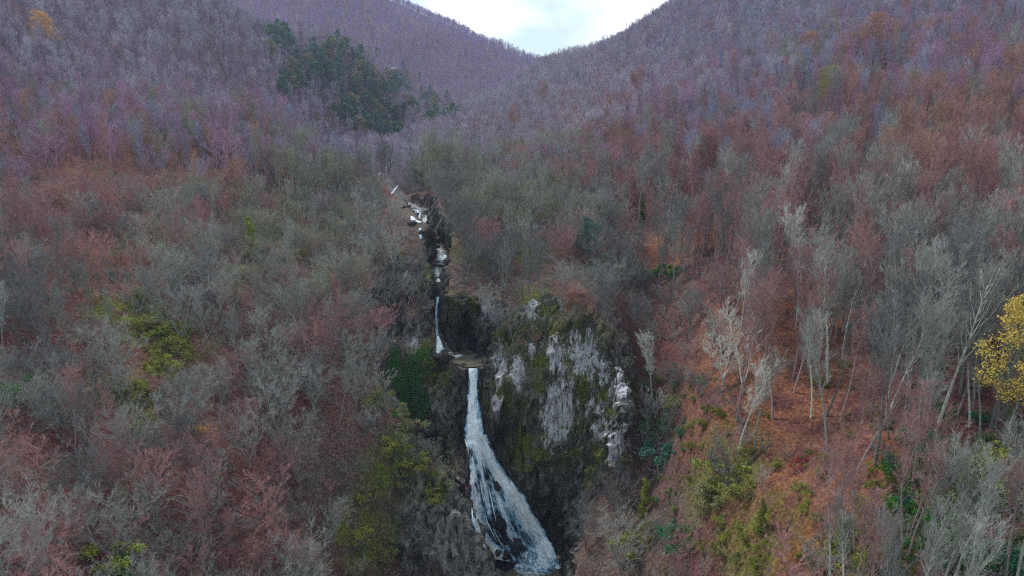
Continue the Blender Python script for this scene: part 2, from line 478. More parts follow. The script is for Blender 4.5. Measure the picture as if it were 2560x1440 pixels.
# ------------------------------------------------------------------ water
MW, t, b = new_mat('falling_water')
foam = attrn(t, 'foam')
uv = attrn(t, 'flow', what='Vector')
mpw = N(t, 'ShaderNodeMapping')
mpw.inputs['Scale'].default_value = (1.0, .16, 1.0)
t.links.new(uv, mpw.inputs['Vector'])
st = noise(t, mpw.outputs['Vector'], 1.7, 5, .62)
st2 = noise(t, uv, 1.1, 5, .7)
k = math_(t, 'ADD', foam, math_(t, 'MULTIPLY', math_(t, 'SUBTRACT', st, .5), 1.5))
k = math_(t, 'ADD', k, math_(t, 'MULTIPLY', math_(t, 'SUBTRACT', st2, .5), 1.3))
wc = ramp(t, k, [(.15, (.05,.12,.17)), (.4, (.2,.36,.48)), (.62, (.58,.69,.82)), (.84, (.92,.94,.97))])
t.links.new(wc, b.inputs['Base Color'])
al = ramp(t, k, [(.02, 0.), (.2, .62), (.42, .97)])
t.links.new(al, b.inputs['Alpha'])
b.inputs['Roughness'].default_value = .45
b.inputs['Specular IOR Level'].default_value = .3
bump(t, b, k, .6, .3)

MP, t, b = new_mat('murky_water')
p = N(t, 'ShaderNodeNewGeometry').outputs['Position']
n_ = noise(t, p, .5, 4, .6)
fm = attrn(t, 'foam')
fk = math_(t, 'ADD', fm, math_(t, 'MULTIPLY', math_(t, 'SUBTRACT', noise(t, p, 1.6, 5, .75), .5), 1.6))
c = mixc(t, ramp(t, fk, [(.35, 0.), (.75, 1.)]), ramp(t, n_, [(.35, (.085,.075,.05)), (.65, (.16,.14,.1))]), (.75,.79,.84))
t.links.new(c, b.inputs['Base Color'])
b.inputs['Roughness'].default_value = .12
b.inputs['Specular IOR Level'].default_value = .5
bump(t, b, noise(t, p, 3.0, 3, .6), .25, .1)

def lerp_line(pts, s):
    pts = np.array(pts, float)
    d = np.r_[0, np.cumsum(np.hypot(*np.diff(pts, axis=0).T))]
    d /= d[-1]
    return np.stack([np.interp(s, d, pts[:, 0]), np.interp(s, d, pts[:, 1])], -1)

def water_sheet(name, left, right, foam_fn, rows=120, cols=40, lift=.5, bulge=.25, seed=0, parent=None, rough=.35):
    """water that slides down the rock between two banks"""
    s = np.linspace(0, 1, rows)
    Lp, Rp = lerp_line(left, s), lerp_line(right, s)
    tt = np.linspace(0, 1, cols)
    px = Lp[:, None, 0] * (1 - tt) + Rp[:, None, 0] * tt
    py = Lp[:, None, 1] * (1 - tt) + Rp[:, None, 1] * tt
    g = ground_at(px, py).reshape(rows, cols, 3)
    # keep the depth smooth down the fall: water leaps over the notches of the rock
    for _ in range(10):
        g[1:-1, :, 1] = np.minimum(g[1:-1, :, 1], (g[:-2, :, 1] + g[2:, :, 1]) / 2 * .5 + g[1:-1, :, 1] * .5)
        g[:, 1:-1, 1] = (g[:, :-2, 1] + 2 * g[:, 1:-1, 1] + g[:, 2:, 1]) / 4
    Y = g[..., 1]
    q = np.stack([tt * np.ones((rows, 1)) * 14, s[:, None] * 40 * np.ones(cols), np.full((rows, cols), seed * 7.7)], -1).reshape(-1, 3)
    ripple = (fbm(q * (1, .22, 1), 4, 5 + seed) - .5).reshape(rows, cols)
    Y = Y - lift - bulge * np.sin(math.pi * tt)[None] - ripple * rough * 2.2
    u, tz = ray(px, py)
    V = np.stack([u * Y, Y, tz * Y], -1).reshape(-1, 3)
    ii = np.arange(rows * cols).reshape(rows, cols)
    Q = np.stack([ii[:-1, :-1], ii[1:, :-1], ii[1:, 1:], ii[:-1, 1:]], -1).reshape(-1, 4)
    me = mesh_from(name, V, quads=Q, mat=MW, smooth=True)
    T, S = np.meshgrid(tt, s)
    f = foam_fn(S, T) + ripple * 1.1
    edge = np.clip(np.minimum(T, 1 - T) * 6, 0, 1)
    f = f + .22 - (1 - edge) * (.75 + 1.6 * (fbm(q * (.3, .6, 1), 3, 9 + seed).reshape(rows, cols) - .5))
    attr(me, 'foam', f.ravel())
    w = np.linalg.norm(V.reshape(rows, cols, 3)[:, -1] - V.reshape(rows, cols, 3)[:, 0], axis=1)
    ln = np.r_[0, np.cumsum(np.linalg.norm(np.diff(V.reshape(rows, cols, 3)[:, cols // 2], axis=0), axis=1))]
    attr(me, 'flow', np.stack([(T - .5) * w.mean(), ln[:, None] * np.ones(cols), np.full(T.shape, seed * 3.1)], -1).reshape(-1, 3))
    return link(name, me, parent)

def bumpf(x, c, w): return np.exp(-((x - c) / w) ** 2)

fall = D.objects.new('waterfall', None)
fall.location = ground_at([1286], [1396])[0]
COL.objects.link(fall)
tag(fall, 'tall white waterfall fanning out over dark wet rock into a murky pool', 'waterfall')
INV = Matrix.Translation(-fall.location)
def under(ob, root):
    ob.parent = root
    ob.matrix_parent_inverse = Matrix.Translation(-root.location)
    return ob
def f_plunge(S, T):
    return .42 + .5 * bumpf(T, .5, .26) - .12 * S + .3 * bumpf(S, 1.0, .09) + .25 * bumpf(T, .15 + .1 * S, .1)
under(water_sheet('plunge', [(1169,921),(1170,960),(1167,1000),(1162,1050),(1158,1090),(1166,1108)], [(1195,921),(1195,960),(1198,1000),(1209,1045),(1217,1085),(1216,1108)], f_plunge, 110, 34, .45, .3, 1), fall)
def f_fan(S, T):
    main = .75 * bumpf(T, .62 + .3 * np.clip(S * 1.3, 0, 1), .17 - .03 * S)
    leftt = .8 * bumpf(T, .1, .09) * np.clip(S * 4 - .3, 0, 1)
    mid = .42 * bumpf(T, .3, .07) * bumpf(S, .38, .25) + .35 * bumpf(T, .52, .06) * bumpf(S, .55, .3)
    top = .6 * bumpf(S, 0, .2)
    return .17 + 1.15 * np.maximum(np.maximum(main, leftt), np.maximum(mid, top)) - .55 * bumpf(T, .4, .17) * bumpf(S, .76, .2) - .25 * bumpf(T, .22, .08) * bumpf(S, .45, .2) - .2 * bumpf(T, .45, .1) * bumpf(S, .3, .12)
under(water_sheet('fan', [(1161,1086),(1168,1125),(1172,1180),(1171,1250),(1172,1300),(1190,1350),(1222,1396)], [(1216,1086),(1236,1130),(1272,1180),(1318,1240),(1354,1310),(1386,1365),(1408,1424)], f_fan, 190, 80, .6, .3, 2, rough=.5), fall)
def f_splash(S, T): return .5 + .35 * bumpf(S, .5, .35)
# foam churning where the fall strikes the pool
def foam_patch(name, pts, z, seed):
    c = np.array([at(a, b_, z / float(ray(a, b_)[1])) for a, b_ in pts])
    cen = c.mean(0)
    R, K = 14, 60
    ang = np.linspace(0, 1, K, endpoint=False)
    cl = np.vstack([c, c[:1]])
    seg = np.linspace(0, 1, len(cl))
    ring = np.stack([np.interp(ang, seg, cl[:, k]) for k in range(3)], -1)
    rr = np.linspace(0, 1, R)
    V = cen + (ring[None] - cen) * rr[:, None, None]
    h = fbm(V.reshape(-1, 3) / .5, 3, seed).reshape(R, K)
    V[..., 2] = z + .1 + h * 1.9 * (1 - rr[:, None] ** 2)
    ii = np.arange(R * K).reshape(R, K)
    Q = np.stack([ii[:-1], np.roll(ii[:-1], -1, 1), np.roll(ii[1:], -1, 1), ii[1:]], -1).reshape(-1, 4)
    me = mesh_from(name, V.reshape(-1, 3), quads=Q, mat=MW, smooth=True)
    attr(me, 'foam', (1.0 - .75 * rr[:, None] ** 2 + 0 * h).ravel())
    attr(me, 'flow', V.reshape(-1, 3) * (1, 3, 1))
    return link(name, me)
under(foam_patch('churning_foam', [(1226,1380),(1262,1370),(1300,1364),(1350,1368),(1384,1388),(1404,1412),(1378,1438),(1335,1434),(1284,1426),(1250,1408)], -73.35, 3), fall)
def strands(name, root, n=150):
    V, Q, fo, fl = [], [], [], []
    for k in range(n):
        T0 = rng.random() if k % 3 else .62 + .3 * rng.random()
        s0 = rng.random() * .75
        s1 = min(1.0, s0 + .08 + .22 * rng.random())
        s = np.linspace(s0, s1, 12)
        tt = T0 + (rng.random() - .5) * .12 * (s - s0) / (s1 - s0 + .01)
        if k % 3 == 0: tt = .62 + .3 * np.clip(s * 1.3, 0, 1) + (T0 - .77) * .5
        tt = np.clip(tt, .03, .97)
        Lp, Rp = lerp_line(FAN_L, s), lerp_line(FAN_R, s)
        px, py = Lp[:, 0] * (1 - tt) + Rp[:, 0] * tt, Lp[:, 1] * (1 - tt) + Rp[:, 1] * tt
        Y = ground_at(px, py)[:, 1]
        for _ in range(3): Y[1:-1] = (Y[:-2] + 2 * Y[1:-1] + Y[2:]) / 4
        Y = Y - .95 - .25 * rng.random() - .25 * np.sin(np.linspace(0, math.pi, 12))
        u, tz = ray(px, py)
        c = np.stack([u * Y, Y, tz * Y], -1)
        w = (.04 + .07 * rng.random()) * np.sin(np.linspace(.15, math.pi - .1, 12)) + .015
        b0 = len(V)
        for i in range(12):
            V += [c[i] - (w[i], .03, 0), c[i] - (0, w[i] * .8, 0), c[i] + (w[i], -.03, 0)]
            fo += [.7, 1.0, .7]
            fl += [(k, i * .4, 0)] * 3
        for i in range(11):
            for j in range(2): Q.append((b0 + i * 3 + j, b0 + i * 3 + 3 + j, b0 + i * 3 + 4 + j, b0 + i * 3 + 1 + j))
    me = mesh_from(name, V, quads=np.array(Q), mat=MW, smooth=True)
    attr(me, 'foam', fo)
    attr(me, 'flow', np.array(fl))
    under(link(name, me), root)['kind'] = 'stuff'
FAN_L, FAN_R = [(1158,1092),(1169,1125),(1175,1180),(1175,1250),(1177,1300),(1196,1350),(1228,1392)], [(1226,1092),(1232,1130),(1256,1180),(1295,1240),(1331,1310),(1364,1365),(1390,1418)]
strands('strands', fall, 36)
for nm, l, r, ff, lb, sd in [
    ('waterfall', [(1091,842),(1090,860),(1088,880),(1090,888)], [(1099,842),(1106,860),(1113,878),(1118,886)], lambda S, T: .78 + 0 * S, 'small white cascade dropping from the dark slot into the upper pool', 4),
    ('waterfall', [(1112,880),(1124,890),(1128,902)], [(1132,880),(1142,888),(1154,901)], lambda S, T: .8 + 0 * S, 'short foaming chute running past the dark boulder into the upper pool', 5),
    ('waterfall', [(1091,742),(1087,775),(1088,812),(1090,845)], [(1099,742),(1094,775),(1094,812),(1099,845)], lambda S, T: .42 + 0 * S, 'thread of white water hidden deep inside the dark rock slot', 6),
    ('waterfall', [(1096,628),(1093,640),(1096,650)], [(1106,628),(1117,640),(1118,652)], lambda S, T: .66 + .2 * T, 'little white cascade above the round brown pool at the head of the slot', 7),
    ('waterfall', [(1022,524),(1025,540),(1026,556)], [(1054,524),(1055,540),(1056,556)], lambda S, T: .42 + .4 * bumpf(T, .1, .12) + .4 * bumpf(T, .75, .12), 'curtain of thin white threads over a dark ledge far up the stream', 8),
    ('waterfall', [(1070,523),(1062,543),(1050,556)], [(1077,524),(1071,545),(1066,558)], lambda S, T: .7 + 0 * S, 'slanting white chute beside the curtain of thin threads up the stream', 9),
    ('waterfall', [(1046,570),(1047,582),(1049,596)], [(1054,570),(1056,582),(1056,597)], lambda S, T: .55 + 0 * S, 'narrow white drop just below the pool under the upper curtain', 10),
    ('waterfall', [(997,458),(986,470),(976,484)], [(1001,459),(992,471),(982,485)], lambda S, T: .4 + 0 * S, 'faraway strip of white rapids at the top of the visible stream', 11),
    ('waterfall', [(1014,505),(1016,509),(1018,514)], [(1023,505),(1026,509),(1027,513)], lambda S, T: .6 + 0 * S, 'tiny white step in the stream just above the curtain of threads', 12)]:
    tag(water_sheet(nm, l, r, ff, 40, 16, .25, .1, sd), lb, 'waterfall', 'small cascades along the stream')

def pool(name, x, y, z, r, lab, foam_at=None, fr=2.0, sx=1.0):
    K, R = 72, 16
    a = np.linspace(0, 2 * math.pi, K, endpoint=False)
    rr = np.linspace(0, 1, R)[:, None]
    wob = 1 + .12 * np.sin(3 * a + x) + .07 * np.sin(5 * a + y)
    V = np.stack([x + np.cos(a) * rr * r * wob * sx, y + np.sin(a) * rr * r * wob, np.full((R, K), z)], -1).reshape(-1, 3)
    ii = np.arange(R * K).reshape(R, K)
    Q = np.stack([ii[:-1], np.roll(ii[:-1], -1, 1), np.roll(ii[1:], -1, 1), ii[1:]], -1).reshape(-1, 4)
    me = mesh_from(name, V, quads=Q, mat=MP, smooth=True)
    f = np.zeros(len(V))
    if foam_at is not None: f = np.clip(1.1 - np.linalg.norm(V[:, :2] - np.array(foam_at)[:2], axis=1) / fr, 0, 1)
    attr(me, 'foam', f)
    return tag(link(name, me), lab, 'pool', kind='structure')
def zpt(px, py, z):
    u, tz = ray(px, py)
    return float(u * z / tz), float(z / tz), z
x, y, z = zpt(1300, 1440, -73.2)
pool('pool_water', x, y - 1.0, -73.2, 9.0, 'murky brown plunge pool under the tall waterfall', zpt(1330, 1412, -73.2), 4.6)
x, y, z = zpt(1172, 905, SP[8, 2] + .28)
pool('pool_water', x, y + 1.2, SP[8, 2] + .3, 3.5, 'olive brown upper pool at the lip of the tall waterfall', zpt(1140, 893, SP[8, 2]), 1.7, 1.05)
x, y, z = zpt(1096, 656, SP[15, 2] + .3)
pool('pool_water', x, y, SP[15, 2] + .3, 2.3, 'small brown pool at the head of the rock slot', zpt(1107, 650, SP[15, 2]), 1.3)
x, y, z = zpt(1054, 564, SP[18, 2] + .3)
pool('pool_water', x, y, SP[18, 2] + .25, 2.1, 'small brown pool below the upper curtain of threads', zpt(1060, 557, SP[18, 2]), 2.0)

# the stream between the pools
def stream_ribbon(name, i0, i1, label, foam=.55):
    P = SP[i0:i1 + 1]
    n = 14 * (len(P) - 1) + 1
    f = np.linspace(0, len(P) - 1, n)
    q = np.stack([np.interp(f, np.arange(len(P)), P[:, k]) for k in range(4)], -1)
    d = np.gradient(q[:, :2], axis=0)
    d /= np.linalg.norm(d, axis=1, keepdims=True)
    V, fo = [], []
    for k in range(n):
        for j in np.linspace(-1, 1, 7):
            w = q[k, 3] * .8 * (1 + .25 * math.sin(k * .7))
            V.append((q[k, 0] - d[k, 1] * w * j, q[k, 1] + d[k, 0] * w * j, q[k, 2] + .14))
            fo.append(foam - .3 * abs(j))
    ii = np.arange(n * 7).reshape(n, 7)
    Q = np.stack([ii[:-1, :-1], ii[:-1, 1:], ii[1:, 1:], ii[1:, :-1]], -1).reshape(-1, 4)
    me = mesh_from(name, V, quads=Q, mat=MP, smooth=True)
    attr(me, 'foam', fo)
    tag(link(name, me), label, 'stream', kind='structure')
stream_ribbon('stream_water', 14, len(SP) - 3, 'brown stream with white riffles coming down the valley floor')
stream_ribbon('stream_water', 9, 13, 'shaded water running through the dark rock slot', .2)
# ------------------------------------------------------------------ tree shapes
class Geo:
    def __init__(s): s.v, s.f = [], []
    def tube(s, pts, rad, sides=4):
        n = len(pts)
        base = len(s.v)
        for k in range(n):
            d = (pts[min(k + 1, n - 1)] - pts[max(k - 1, 0)]).normalized()
            a = d.orthogonal().normalized()
            c = d.cross(a)
            for q in range(sides):
                w = 2 * math.pi * q / sides
                s.v.append(pts[k] + (a * math.cos(w) + c * math.sin(w)) * rad[k])
        for k in range(n - 1):
            for q in range(sides):
                q2 = (q + 1) % sides
                s.f.append((base + k * sides + q, base + k * sides + q2, base + (k + 1) * sides + q2, base + (k + 1) * sides + q))
    def twig(s, a, d, L, w):
        """a thin three-sided spike"""
        o1 = d.orthogonal().normalized()
        o2 = d.cross(o1)
        th = R01() * 6.28
        e1 = (o1 * math.cos(th) + o2 * math.sin(th)) * w
        e2 = (o1 * math.cos(th + 2.1) + o2 * math.sin(th + 2.1)) * w
        e3 = (o1 * math.cos(th + 4.2) + o2 * math.sin(th + 4.2)) * w
        b = len(s.v)
        mid = a + d * L * .55 + Vector((RS(), RS(), RS())) * L * .07
        s.v += [a + e1, a + e2, a + e3, mid + e1 * .6, mid + e2 * .6, mid + e3 * .6, a + d * L]
        s.f += [(b, b + 1, b + 4, b + 3), (b + 1, b + 2, b + 5, b + 4), (b + 2, b, b + 3, b + 5), (b + 3, b + 4, b + 6), (b + 4, b + 5, b + 6), (b + 5, b + 3, b + 6)]
    def leaf(s, c, size, nrm):
        a = nrm.orthogonal().normalized()
        th = R01() * 6.28
        q = Matrix.Rotation(th, 3, nrm)
        a = q @ a
        bb = nrm.cross(a)
        L, W = size, size * .62
        b0 = len(s.v)
        s.v += [c - a * L, c - bb * W + nrm * W * .3, c + a * L, c + bb * W + nrm * W * .3]
        s.f.append((b0, b0 + 1, b0 + 2, b0 + 3))
    def mesh(s, name, mat): return mesh_from(name, s.v, s.f, mat)
def R01(): return random.random()
def RS(): return random.uniform(-1, 1)
def RV():
    while True:
        v = Vector((RS(), RS(), RS()))
        if .05 < v.length < 1: return v.normalized()

def spray(g, pts, n, L, w, up, spread=.9):
    """twigs along the outer part of a branch"""
    for _ in range(n):
        k = random.uniform(.25, 1.0) * (len(pts) - 1)
        i = min(int(k), len(pts) - 2)
        a = pts[i].lerp(pts[i + 1], k - i)
        d = ((pts[i + 1] - pts[i]).normalized() + RV() * spread + Vector((0, 0, up))).normalized()
        g.twig(a, d, L * random.uniform(.55, 1.25), w)

def limb(g, a, d, L, r, n, up, wob):
    pts, rad = [a.copy()], [r]
    p, d = a.copy(), d.copy()
    for k in range(n):
        d = (d + Vector((0, 0, up)) + RV() * wob).normalized()
        p = p + d * (L / n)
        pts.append(p.copy())
        rad.append(max(r * (1 - (k + 1) / n * .82), .012))
    return pts, rad

def bare_tree(H, r0, n_limb, t0, spread, up, forks=1, twigs=1.0, tw=.022, lean=.05, crown_w=.3, sub=6):
    """returns (wood, twigs): trunk with its limbs, and the crown of branches and twigs"""
    wood, crown = Geo(), Geo()
    stems = []
    if forks == 1:
        pts, rad = limb(wood, Vector((0, 0, -.6)), Vector((RS() * lean, RS() * lean, 1)).normalized(), H * .93, r0, 9, .05, .07)
        stems.append((pts, rad, t0))
    else:
        fz = H * random.uniform(.03, .16)
        pts, rad = limb(wood, Vector((0, 0, -.6)), Vector((RS() * lean, RS() * lean, 1)).normalized(), fz + .6, r0, 2, 0, .03)
        rad = [r0 * 1.1, r0, r0 * .92]
        wood.tube(pts, rad, 6)
        a0 = R01() * 6.28
        for k in range(forks):
            az = a0 + 6.28 * k / forks + RS() * .5
            th = random.uniform(.2, .55) * spread * 1.3
            d = Vector((math.cos(az) * math.sin(th), math.sin(az) * math.sin(th), math.cos(th)))
            p2, r2 = limb(wood, pts[-1], d, (H - fz) * random.uniform(.72, .98), r0 * .62, 7, .06, .12)
            stems.append((p2, r2, .18))
    for pts, rad, ts in stems:
        wood.tube(pts, rad, 6)
        n = len(pts) - 1
        m = int(n_limb / len(stems)) + 1
        a0 = R01() * 6.28
        for k in range(m):
            f = ts + (1 - ts) * (k + R01() * .7) / m
            i = min(int(f * n), n - 1)
            base = pts[i].lerp(pts[i + 1], f * n - i)
            az = a0 + k * 2.4 + RS() * .4
            th = spread * random.uniform(.75, 1.2)
            axis = (pts[i + 1] - pts[i]).normalized()
            d = (axis * math.cos(th) + Vector((math.cos(az), math.sin(az), 0)) * math.sin(th)).normalized()
            gq = (f - ts) / (1 - ts)
            Lb = H * crown_w * (.5 + .75 * math.sin(math.pi * min(1, .12 + gq * .8))) * random.uniform(.6, 1.2)
            rb = max(rad[i] * .45, .032)
            lp, lr = limb(wood, base, d, Lb, rb, 4, up, .16)
            wood.tube(lp, lr, 4)
            spray(crown, lp, int(7 * twigs), Lb * .28, tw, .25)
            for q in range(sub):
                f2 = random.uniform(.3, 1.0) * 4
                j = min(int(f2), 3)
                b2 = lp[j].lerp(lp[j + 1], f2 - j)
                d2 = ((lp[j + 1] - lp[j]).normalized() + RV() * .85 + Vector((0, 0, up * .8))).normalized()
                sp, sr = limb(crown, b2, d2, Lb * random.uniform(.25, .5), max(rb * .36, .013), 3, up, .2)
                crown.tube(sp, sr, 3)
                spray(crown, sp, int(11 * twigs), Lb * .2, tw, .25)
    return wood, crown

# bark and twigs: colour comes with each tree
def bark_mat(name, lo, hi, scale, rough=.9):
    m, t, b = new_mat(name)
    tint = attrn(t, 'tint', 'INSTANCER', 'Vector')
    p = N(t, 'ShaderNodeTexCoord').outputs['Object']
    k = ramp(t, noise(t, p, scale, 4, .65), [(.3, lo), (.7, hi)])
    c = mixc(t, 1.0, tint, k, 'MULTIPLY')
    t.links.new(c, b.inputs['Base Color'])
    b.inputs['Roughness'].default_value = rough
    return m, t, b
MB = bark_mat('bark', .55, 1.25, 1.6)[0]
MT = bark_mat('twigs', .65, 1.3, .6)[0]
ML, t, b = bark_mat('leaves', .3, 1.6, 4.5, .6)
# leaves let some light through
tr = N(t, 'ShaderNodeBsdfTranslucent')
ms = N(t, 'ShaderNodeMixShader')
ms.inputs[0].default_value = .25
t.links.new(b.inputs['Base Color'].links[0].from_socket, tr.inputs['Color'])
outn = [n for n in t.nodes if n.type == 'OUTPUT_MATERIAL'][0]
t.links.new(b.outputs[0], ms.inputs[1])
t.links.new(tr.outputs[0], ms.inputs[2])
t.links.new(ms.outputs[0], outn.inputs['Surface'])

KINDS = {}
def kind(name, n, fn, H):
    out = []
    for k in range(n):
        w, c = fn()
        out.append((w.mesh(name + '_trunk', MB), c.mesh(name + '_crown', MT), H))
    KINDS[name] = out
kind('tall', 6, lambda: bare_tree(18, .17, 24, .46, .55, .2, 1, 1.05, .014, .08, .2, 6), 18)
kind('forked', 3, lambda: bare_tree(16, .22, 26, .34, .55, .18, random.choice((2, 3)), 1.05, .014, .08, .2, 6), 16)
kind('bushy', 5, lambda: bare_tree(9, .17, 32, .2, .9, .08, random.choice((3, 4, 5)), 1.1, .0115, .2, .3, 7), 9)
kind('scrub', 3, lambda: bare_tree(3.6, .05, 14, .12, .9, .12, 6, 1.0, .013, .2, .3, 4), 3.6)
kind('far', 4, lambda: bare_tree(14, .2, 20, .3, .7, .16, random.choice((1, 3)), .9, .034, .08, .21, 5), 14)

def leafy(H, W, n, size, trunk_h=.4, clumps=14, gap=.35, r0=.14, lobes=1.0):
    """an uneven leafy crown made of clumps of small leaves, on a trunk with limbs"""
    wood, cr = Geo(), Geo()
    pts, rad = limb(wood, Vector((0, 0, -.5)), Vector((RS() * .06, RS() * .06, 1)).normalized(), H * .9, r0, 7, .05, .06)
    wood.tube(pts, rad, 6)
    cs = []
    for k in range(clumps):
        f = trunk_h + (1 - trunk_h) * (k + .5) / clumps
        prof = math.sin(math.pi * min(1, (f - trunk_h) / (1 - trunk_h) * .82 + .14)) ** .7
        az = k * 2.4 + RS() * .6
        rr = W * prof * random.uniform(.25, .85)
        c = Vector((math.cos(az) * rr, math.sin(az) * rr, H * f))
        cs.append((c, W * random.uniform(.28, .5) * (.5 + .5 * prof) * lobes))
        a = pts[min(int(f * .8 * 7), 6)]
        lp, lr = limb(wood, a, (c - a).normalized(), (c - a).length, r0 * .3, 3, .03, .1)
        wood.tube(lp, lr, 4)
    for _ in range(n):
        c, r = random.choice(cs)
        d = RV()
        if R01() < gap and d.z < -.1: continue
        p = c + Vector((d.x, d.y, d.z * .75)) * r * (R01() ** .4) * random.uniform(.8, 1.25)
        cr.leaf(p, size * random.uniform(.6, 1.3), (d * .6 + RV() * .8 + Vector((0, 0, .5))).normalized())
    return wood, cr
def low_shrub(H, W, n, size):
    wood, cr = Geo(), Geo()
    cs = []
    el = random.uniform(.6, 1.5)
    for k in range(16):
        az = R01() * 6.28
        rr = W * math.sqrt(R01()) * random.uniform(.5, 1.25)
        h = H * random.uniform(.25, 1.0) * (1.1 - .55 * rr / W)
        c = Vector((math.cos(az) * rr * el, math.sin(az) * rr / el, h))
        lp, lr = limb(wood, Vector((c.x * .3, c.y * .3, -.3)), (c - Vector((c.x * .3, c.y * .3, -.3))).normalized(), c.length * 1.05, .03, 4, .02, .2)
        wood.tube(lp, lr, 4)
        spray(wood, lp, 6, H * .3, .012, .3)
        cs.append((c, W * random.uniform(.12, .34), random.uniform(.3, 1)))
    for _ in range(n):
        c, r, q = random.choice(cs)
        if R01() > q: continue
        d = RV()
        p = c + d * r * (R01() ** .5) * random.uniform(.7, 1.5)
        p.z = max(p.z, .05)
        cr.leaf(p, size * random.uniform(.5, 1.4), (d * .5 + RV() + Vector((0, 0, .5))).normalized())
    return wood, cr
def ivy_column(H, W, n, size):
    wood, cr = Geo(), Geo()
    pts, rad = limb(wood, Vector((0, 0, -.5)), Vector((RS() * .05, RS() * .05, 1)).normalized(), H, .15, 7, .05, .06)
    wood.tube(pts, rad, 6)
    for k in range(7):
        lp, lr = limb(wood, pts[3 + k % 4], (RV() + Vector((0, 0, .6))).normalized(), H * .2, .035, 3, .1, .2)
        wood.tube(lp, lr, 3)
        spray(cr, lp, 5, .7, .02, .2)
    for _ in range(n):
        f = R01() ** 1.1 * .82
        q = f * 7
        i = min(int(q), 6)
        c = pts[i].lerp(pts[i + 1], q - i)
        az = R01() * 6.28
        w = W * (1.15 - f * .9) * (.55 + .45 * math.sin(f * 21 + az)) * random.uniform(.5, 1)
        d = Vector((math.cos(az), math.sin(az), RS() * .3))
        cr.leaf(c + d * w, size * random.uniform(.6, 1.3), (d + RV() * .7).normalized())
    return wood, cr
def kind_l(name, n, fn, H):
    out = []
    for k in range(n):
        w, c = fn()
        out.append((w.mesh(name + '_trunk', MB), c.mesh(name + '_crown', ML), H))
    KINDS[name] = out
kind_l('evergreen', 4, lambda: leafy(10, 3.4, 3800, .17, .18, 16), 10)
kind_l('autumn', 2, lambda: leafy(13, 5.2, 4600, .17, .3, 20, .5), 13)
kind_l('shrub', 7, lambda: low_shrub(2.0, 1.9, 3200, .085), 2.0)
kind_l('yellow', 1, lambda: leafy(20, 4.9, 7500, .125, .5, 46, .5, .2, .6), 20)
kind_l('ivy', 2, lambda: ivy_column(9, 1.35, 2600, .17), 9)
# ------------------------------------------------------------------ where the trees stand
PAL = dict(grey=(.31,.3,.272), pink=(.38,.2,.195), olive=(.29,.28,.2), purple=(.38,.27,.37), blue=(.31,.31,.41), magenta=(.4,.24,.345),
           brown=(.38,.22,.16), pale=(.55,.53,.48), slate=(.19,.187,.175), mauve=(.42,.375,.43), dusk=(.25,.19,.25), violet=(.35,.275,.5))  # mauve and violet have distance haze painted into the tint
# patches of the slopes (photo pixels of the tree foot): centre, radii, colour, weight
ZONES = [(1000,620,110,150,'slate',3),(1130,640,110,120,'slate',3),(1000,530,60,60,'slate',3),(250,330,420,110,'magenta',3),(120,420,200,60,'blue',2),(230,450,300,90,'brown',1.5),(60,600,300,120,'pink',2),(300,560,280,110,'pink',2),  # leading slate zones paint gorge shade into trees by the upper stream
         (600,560,260,160,'olive',2.5),(800,620,180,140,'olive',2.5),(560,350,220,80,'olive',2),(560,390,180,60,'blue',2.5),(950,560,160,120,'grey',2.5),
         (700,900,200,200,'grey',2),(420,1000,260,160,'grey',2),(300,1250,300,200,'pink',.9),(700,1250,260,200,'pink',.8),(850,800,160,140,'pink',1.2),(100,750,180,90,'slate',3.5),(120,1000,200,120,'slate',2),(200,1150,200,120,'slate',1.5),
         (450,150,700,140,'mauve',3),(900,350,400,120,'purple',1.5),(1000,250,400,160,'mauve',3),(1150,330,220,90,'mauve',3),(900,470,150,50,'mauve',4),
         (1250,480,220,130,'olive',3),(1400,470,160,120,'grey',2.5),(1130,560,120,120,'slate',2.5),(1300,700,250,150,'slate',1.5),(1600,560,160,120,'grey',2),(1620,900,120,300,'slate',3),(1500,1250,200,200,'slate',1.6),(1600,450,160,60,'pink',2.5),
         (1480,330,200,60,'brown',3),(1650,330,200,90,'magenta',2.5),(1800,420,120,70,'blue',2.5),(1500,230,250,110,'mauve',3),(1900,120,300,120,'blue',2),(1750,150,250,150,'purple',2),(2000,170,120,60,'olive',1.5),(2150,180,120,70,'brown',2),
         (2300,200,260,150,'magenta',3),(2480,100,250,100,'blue',2),(2250,250,150,90,'blue',2),(2400,420,260,160,'brown',2.2),(2450,620,260,160,'pink',2.4),(2050,500,180,120,'slate',1.2),(2100,480,420,130,'pink',2),(1800,560,200,120,'pink',2.5),(2000,450,160,60,'blue',1.5),(1850,720,220,180,'pink',2.5),(2000,700,200,160,'grey',1.5),(2200,850,200,170,'grey',2.5),
         (2350,750,200,120,'pink',2),(1900,1000,250,200,'pale',2.0),(1900,1050,250,200,'pink',1.6),(2400,1050,250,200,'slate',2),(2350,1250,260,200,'grey',1.8),(2100,1300,200,200,'pink',1.4)]
